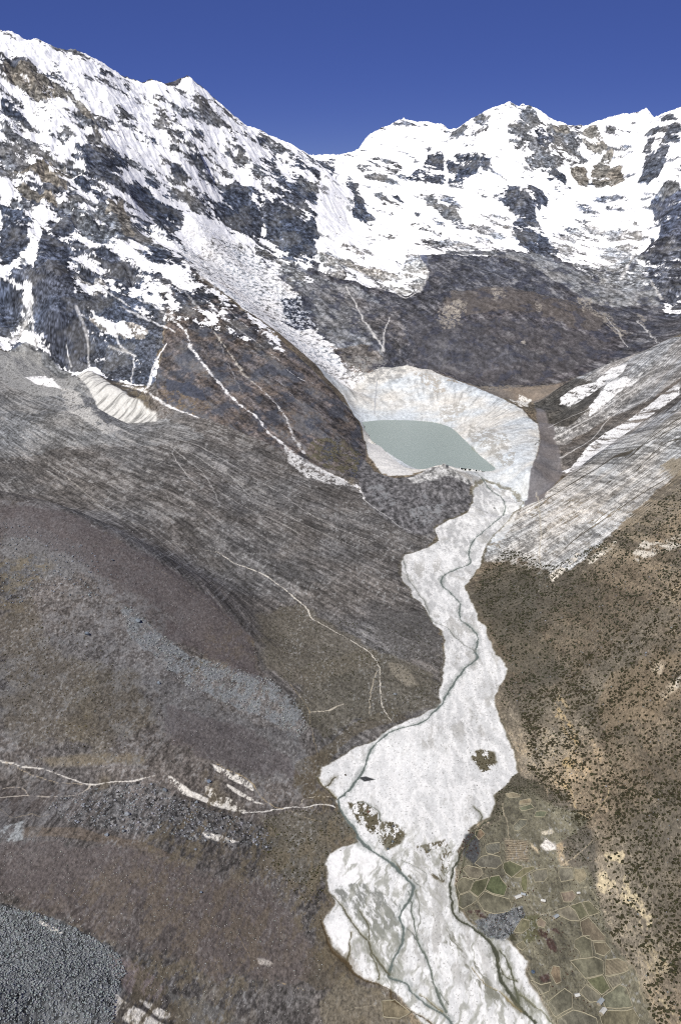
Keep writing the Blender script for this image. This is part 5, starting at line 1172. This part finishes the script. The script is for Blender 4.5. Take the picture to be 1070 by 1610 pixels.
# shrubs
SZ = [
 ([(985,1240),(1075,1180),(1400,1180),(1400,1640),(1050,1640),(1005,1540),(960,1470),(955,1400),(940,1330)], 10500, .7, 3.2, (58,56,40), 'dark juniper shrub on the sandy lower right slope', 'shrubs on the lower right slope'),
 ([(815,1110),(900,1040),(1075,900),(1400,900),(1400,1190),(1075,1190),(985,1245),(935,1330),(890,1270),(830,1215)], 15000, .7, 3.2, (60,57,42), 'dark juniper shrub on the brown middle right slope', 'shrubs on the middle right slope'),
 ([(745,935),(760,895),(800,860),(870,890),(950,850),(1075,760),(1400,640),(1400,900),(1075,905),(900,1040),(815,1110),(785,1115),(800,1050),(765,985)], 15000, .7, 3.1, (58,58,44), 'dark shrub on the upper right slope under the pale streaks', 'shrubs on the upper right slope'),
 ([(800,1215),(870,1235),(930,1290),(950,1380),(960,1470),(930,1450),(925,1360),(880,1340),(905,1300),(850,1262),(795,1245),(785,1300),(770,1300),(780,1250)], 1500, .6, 1.7, (62,62,48), 'low dark shrub in the scrub round the farmland', 'shrubs round the farmland'),
 ([(425,1270),(530,1275),(560,1312),(515,1345),(505,1420),(470,1420),(400,1320)], 1000, .6, 1.6, (66,64,44), 'olive shrub on the left bank below the trail', 'shrubs on the left bank'),
 ([(440,950),(560,980),(660,980),(695,1040),(690,1100),(620,1130),(560,1140),(500,1180),(460,1090),(410,1010)], 2600, .5, 1.6, (66,66,48), 'olive shrub on the foot of the scree fan', 'shrubs on the foot of the scree fan'),
 ([(20,900),(60,930),(180,1040),(200,1180),(100,1180),(0,1100)], 900, .5, 1.5, (72,68,44), 'small olive shrub on the tan part of the left hillside', 'shrubs on the left hillside'),
 ([(720,1290),(760,1300),(740,1360),(725,1430),(715,1400),(715,1350)], 130, .6, 1.6, (76,56,50), 'reddish dark shrub on the bank of the right hand stream', 'shrubs on the right hand stream bank'),
 ([(730,1310),(890,1310),(940,1400),(990,1560),(900,1600),(820,1480),(740,1440)], 420, .5, 1.5, (74,58,50), 'dark reddish bush between the field plots', 'bushes between the field plots'),
 ([(736,1184),(755,1178),(778,1183),(782,1198),(772,1210),(758,1214),(745,1200)], 130, .6, 1.7, (62,58,42), 'dark shrub on the scrub island at the right edge of the gravel', 'shrubs on the gravel islands'),
 ([(545,1262),(572,1260),(600,1292),(622,1292),(638,1312),(632,1325),(608,1338),(585,1312),(565,1300)], 230, .6, 1.7, (66,62,46), 'dark shrub on the scrub islands beside the main stream', 'shrubs on the gravel islands by the main stream'),
 ([(500,690),(545,690),(572,715),(560,750),(510,735)], 500, .8, 2.2, (66,64,50), 'dark shrub at the foot of the brown spur', 'shrubs at the foot of the spur'),
]
sp_, ss_, sz_, sc2 = [], [], [], []
for k, (pts, n_, a, b, c, lb, gp) in enumerate(SZ):
    P_, S_ = scatter(pts, n_, a, b, 2.3, clump=.8 if k < 8 else None, avoid=(STREAM,) if k in (9, 10) else (BED, STREAM), ymax=3700, clump_scale=45)
    sp_.append(P_); ss_.append(S_); sz_.append(np.full(len(P_), k))
    t_ = srng.normal(1, .18, (len(P_), 1)) * (1 + srng.normal(0, .04, (len(P_), 3))); sc2.append(np.clip(lin(c)[None] * t_ * KALB, .008, .5))
sp_, ss_, sz_, sc2 = np.vstack(sp_), np.concatenate(ss_), np.concatenate(sz_), np.vstack(sc2)
rank = ss_ / np.hypot(np.hypot(sp_[:, 0], sp_[:, 1]), 850); inframe = np.abs(sp_[:, 0]) < .31 * sp_[:, 1]
order = np.argsort(-(rank * inframe)); top, rest = order[:298], order[298:]
individuals('shrub', lambda z: SZ[z][5], 'shrub', lambda z: SZ[z][6], SHR3, ICO3[1], sp_[top], ss_[top], sc2[top], leaf_mat, .15, sz_[top])
mid = rest[rank[rest] > .0007]; sml = rest[rank[rest] <= .0007]
v1, f1, c1 = merged('r', (SHR2, ICO2[1]), sp_[mid], ss_[mid], None, .15, sc2[mid]); v2, f2, c2 = merged('r', (SHR1, ICO1[1]), sp_[sml], ss_[sml], None, .15, sc2[sml])
tag(mesh_np('shrubbery', np.vstack([v1, v2]), np.vstack([f1, f2 + len(v1)]), leaf_mat, False, None, {'tint': np.vstack([c1, c2])}), 'dark juniper scrub covering the slopes', None, None, 'stuff')
print('rocks', len(bp), 'shrubs', len(sp_))

# dry stone walls round the plots
wall_mat = mat_simple('dry_stone', tuple(lin((150,144,124)) * KALB), noise=(.9, .3), bump=.6)
def wall_ring(xy, wdt=.5, hgt=1.15):
    cen = xy.mean(0); xy = cen + (xy - cen) * (1 - .5 / (np.linalg.norm(xy - cen, axis=1).mean()))
    P_ = []
    for a, b in zip(xy, np.roll(xy, -1, 0)):
        n_ = max(1, int(np.linalg.norm(b - a) / 3.5))
        for t in range(n_): P_.append(a + (b - a) * t / n_ + srng.normal(scale=.22, size=2))
    P_ = np.array(P_); n_ = len(P_)
    tg = np.roll(P_, -1, 0) - np.roll(P_, 1, 0); nr = np.stack([-tg[:, 1], tg[:, 0]], 1); nr /= np.linalg.norm(nr, axis=1)[:, None]
    hw = wdt * srng.uniform(.8, 1.2, n_)[:, None]; hh = hgt * srng.uniform(.8, 1.15, n_)
    V = []
    for sgn, top_ in ((1, 0), (.7, 1), (-.7, 1), (-1, 0)):
        q_ = P_ + nr * hw * sgn; z_ = height(q_[:, 0], q_[:, 1]); V.append(np.column_stack([q_, (height(P_[:, 0], P_[:, 1]) + hh) if top_ else z_ - .4]))
    V = np.vstack(V); i_ = np.arange(n_); j_ = (i_ + 1) % n_; Fq = []
    for r_ in range(4):
        s_ = (r_ + 1) % 4; Fq.append(np.column_stack([i_ + r_*n_, j_ + r_*n_, j_ + s_*n_, i_ + s_*n_]))
    return V, np.vstack(Fq)
for k, (pts, c, lb) in enumerate(PLOTS):
    V, Fq = wall_ring(PLOT_XY[k])
    o = mesh_np('stone_wall', V, Fq, wall_mat, False)
    short = 'wall of the ' + lb
    tag(o, short, 'stone wall', 'dry stone walls round the field plots')

# farm houses
HM = dict(wall=mat_simple('house_stone', tuple(lin((150,142,128)) * KALB), noise=(1.2, .3), bump=.5), roof=mat_simple('slate_roof', tuple(lin((150,156,160)) * KALB), noise=(.8, .25)),
          pale=mat_simple('pale_roof', tuple(lin((190,190,186)) * KALB), noise=(.8, .12)), wood=mat_simple('dark_wood', (.05, .035, .025)), glass=mat_simple('window_glass', (.02, .025, .03), rough=.2, spec=.5))
def box(bm, x0, x1, y0, y1, z0, z1):
    vs = [bm.verts.new(p) for p in ((x0,y0,z0),(x1,y0,z0),(x1,y1,z0),(x0,y1,z0),(x0,y0,z1),(x1,y0,z1),(x1,y1,z1),(x0,y1,z1))]
    for f in ((0,3,2,1),(4,5,6,7),(0,1,5,4),(1,2,6,5),(2,3,7,6),(3,0,4,7)): bm.faces.new([vs[i] for i in f])
def bobj(name, bm, mat, parent):
    me = bpy.data.meshes.new(name); bm.to_mesh(me); bm.free(); me.materials.append(mat); return coll(bpy.data.objects.new(name, me), parent)
HOUSES = [(943,1577,10,5.5,.9,'roof','grey roofed stone house beside the large grey green plot'), (947,1592,10,5.5,.9,'pale','pale roofed house at the corner wall below the grey roofed one'),
          (906,1567,6,5,.3,'pale','small pale roofed hut at the corner of the dark plot'), (813,1412,10,6,.5,'pale','white roofed house beside the olive plots'),
          (822,1408,6,4.5,-.4,'roof','small grey house behind the white roofed one'), (873,1443,8,5,.7,'roof','grey roofed house left of the pale whitish plot'),
          (908,1406,4.5,3.5,.2,'pale','tiny pale hut beside the rosy tan plot'), (853,1418,6,4.5,-.3,'pale','small pale roofed hut above the green ditch')]
for u, v, L, Wd, rot, rf, lb in HOUSES:
    g_ = ground([(u, v)], 0, 2600)[0]; e = bpy.data.objects.new('stone_house', None); coll(e); e.location = (g_[0], g_[1], float(height(*g_)) - .3); e.rotation_euler = (0, 0, rot); tag(e, lb, 'house')
    hx, hy, hz = L / 2, Wd / 2, 3.0; rz = hz + Wd * .30
    bm = bmesh.new(); box(bm, -hx, hx, -hy, hy, 0, hz)
    for sx_ in (-1, 1):
        a = [bm.verts.new(p) for p in ((sx_*hx, -hy, hz + .002), (sx_*hx, hy, hz + .002), (sx_*hx, 0, rz))]; bm.faces.new(a if sx_ > 0 else a[::-1])
    bobj('wall', bm, HM['wall'], e)
    bm = bmesh.new(); ov = .45
    for sy_ in (-1, 1):
        p = [(-hx-ov, sy_*(hy+ov), hz-.15), (hx+ov, sy_*(hy+ov), hz-.15), (hx+ov, 0, rz+.05), (-hx-ov, 0, rz+.05)]
        lo_ = [bm.verts.new(q) for q in p]; up_ = [bm.verts.new((q[0], q[1], q[2] + .2)) for q in p]
        bm.faces.new(lo_); bm.faces.new(up_[::-1])
        for i in range(4): bm.faces.new([lo_[i], up_[i], up_[(i+1) % 4], lo_[(i+1) % 4]])
    bmesh.ops.recalc_face_normals(bm, faces=bm.faces); bobj('roof', bm, HM[rf], e)
    bm = bmesh.new(); box(bm, -.5, .5, -hy - .08, -hy + .05, .1, 2.1); bobj('door', bm, HM['wood'], e)
    for wx in (-hx * .6, hx * .6):
        bm = bmesh.new(); box(bm, wx - .5, wx + .5, -hy - .06, -hy + .05, 1.1, 2.0); bobj('window', bm, HM['glass'], e)
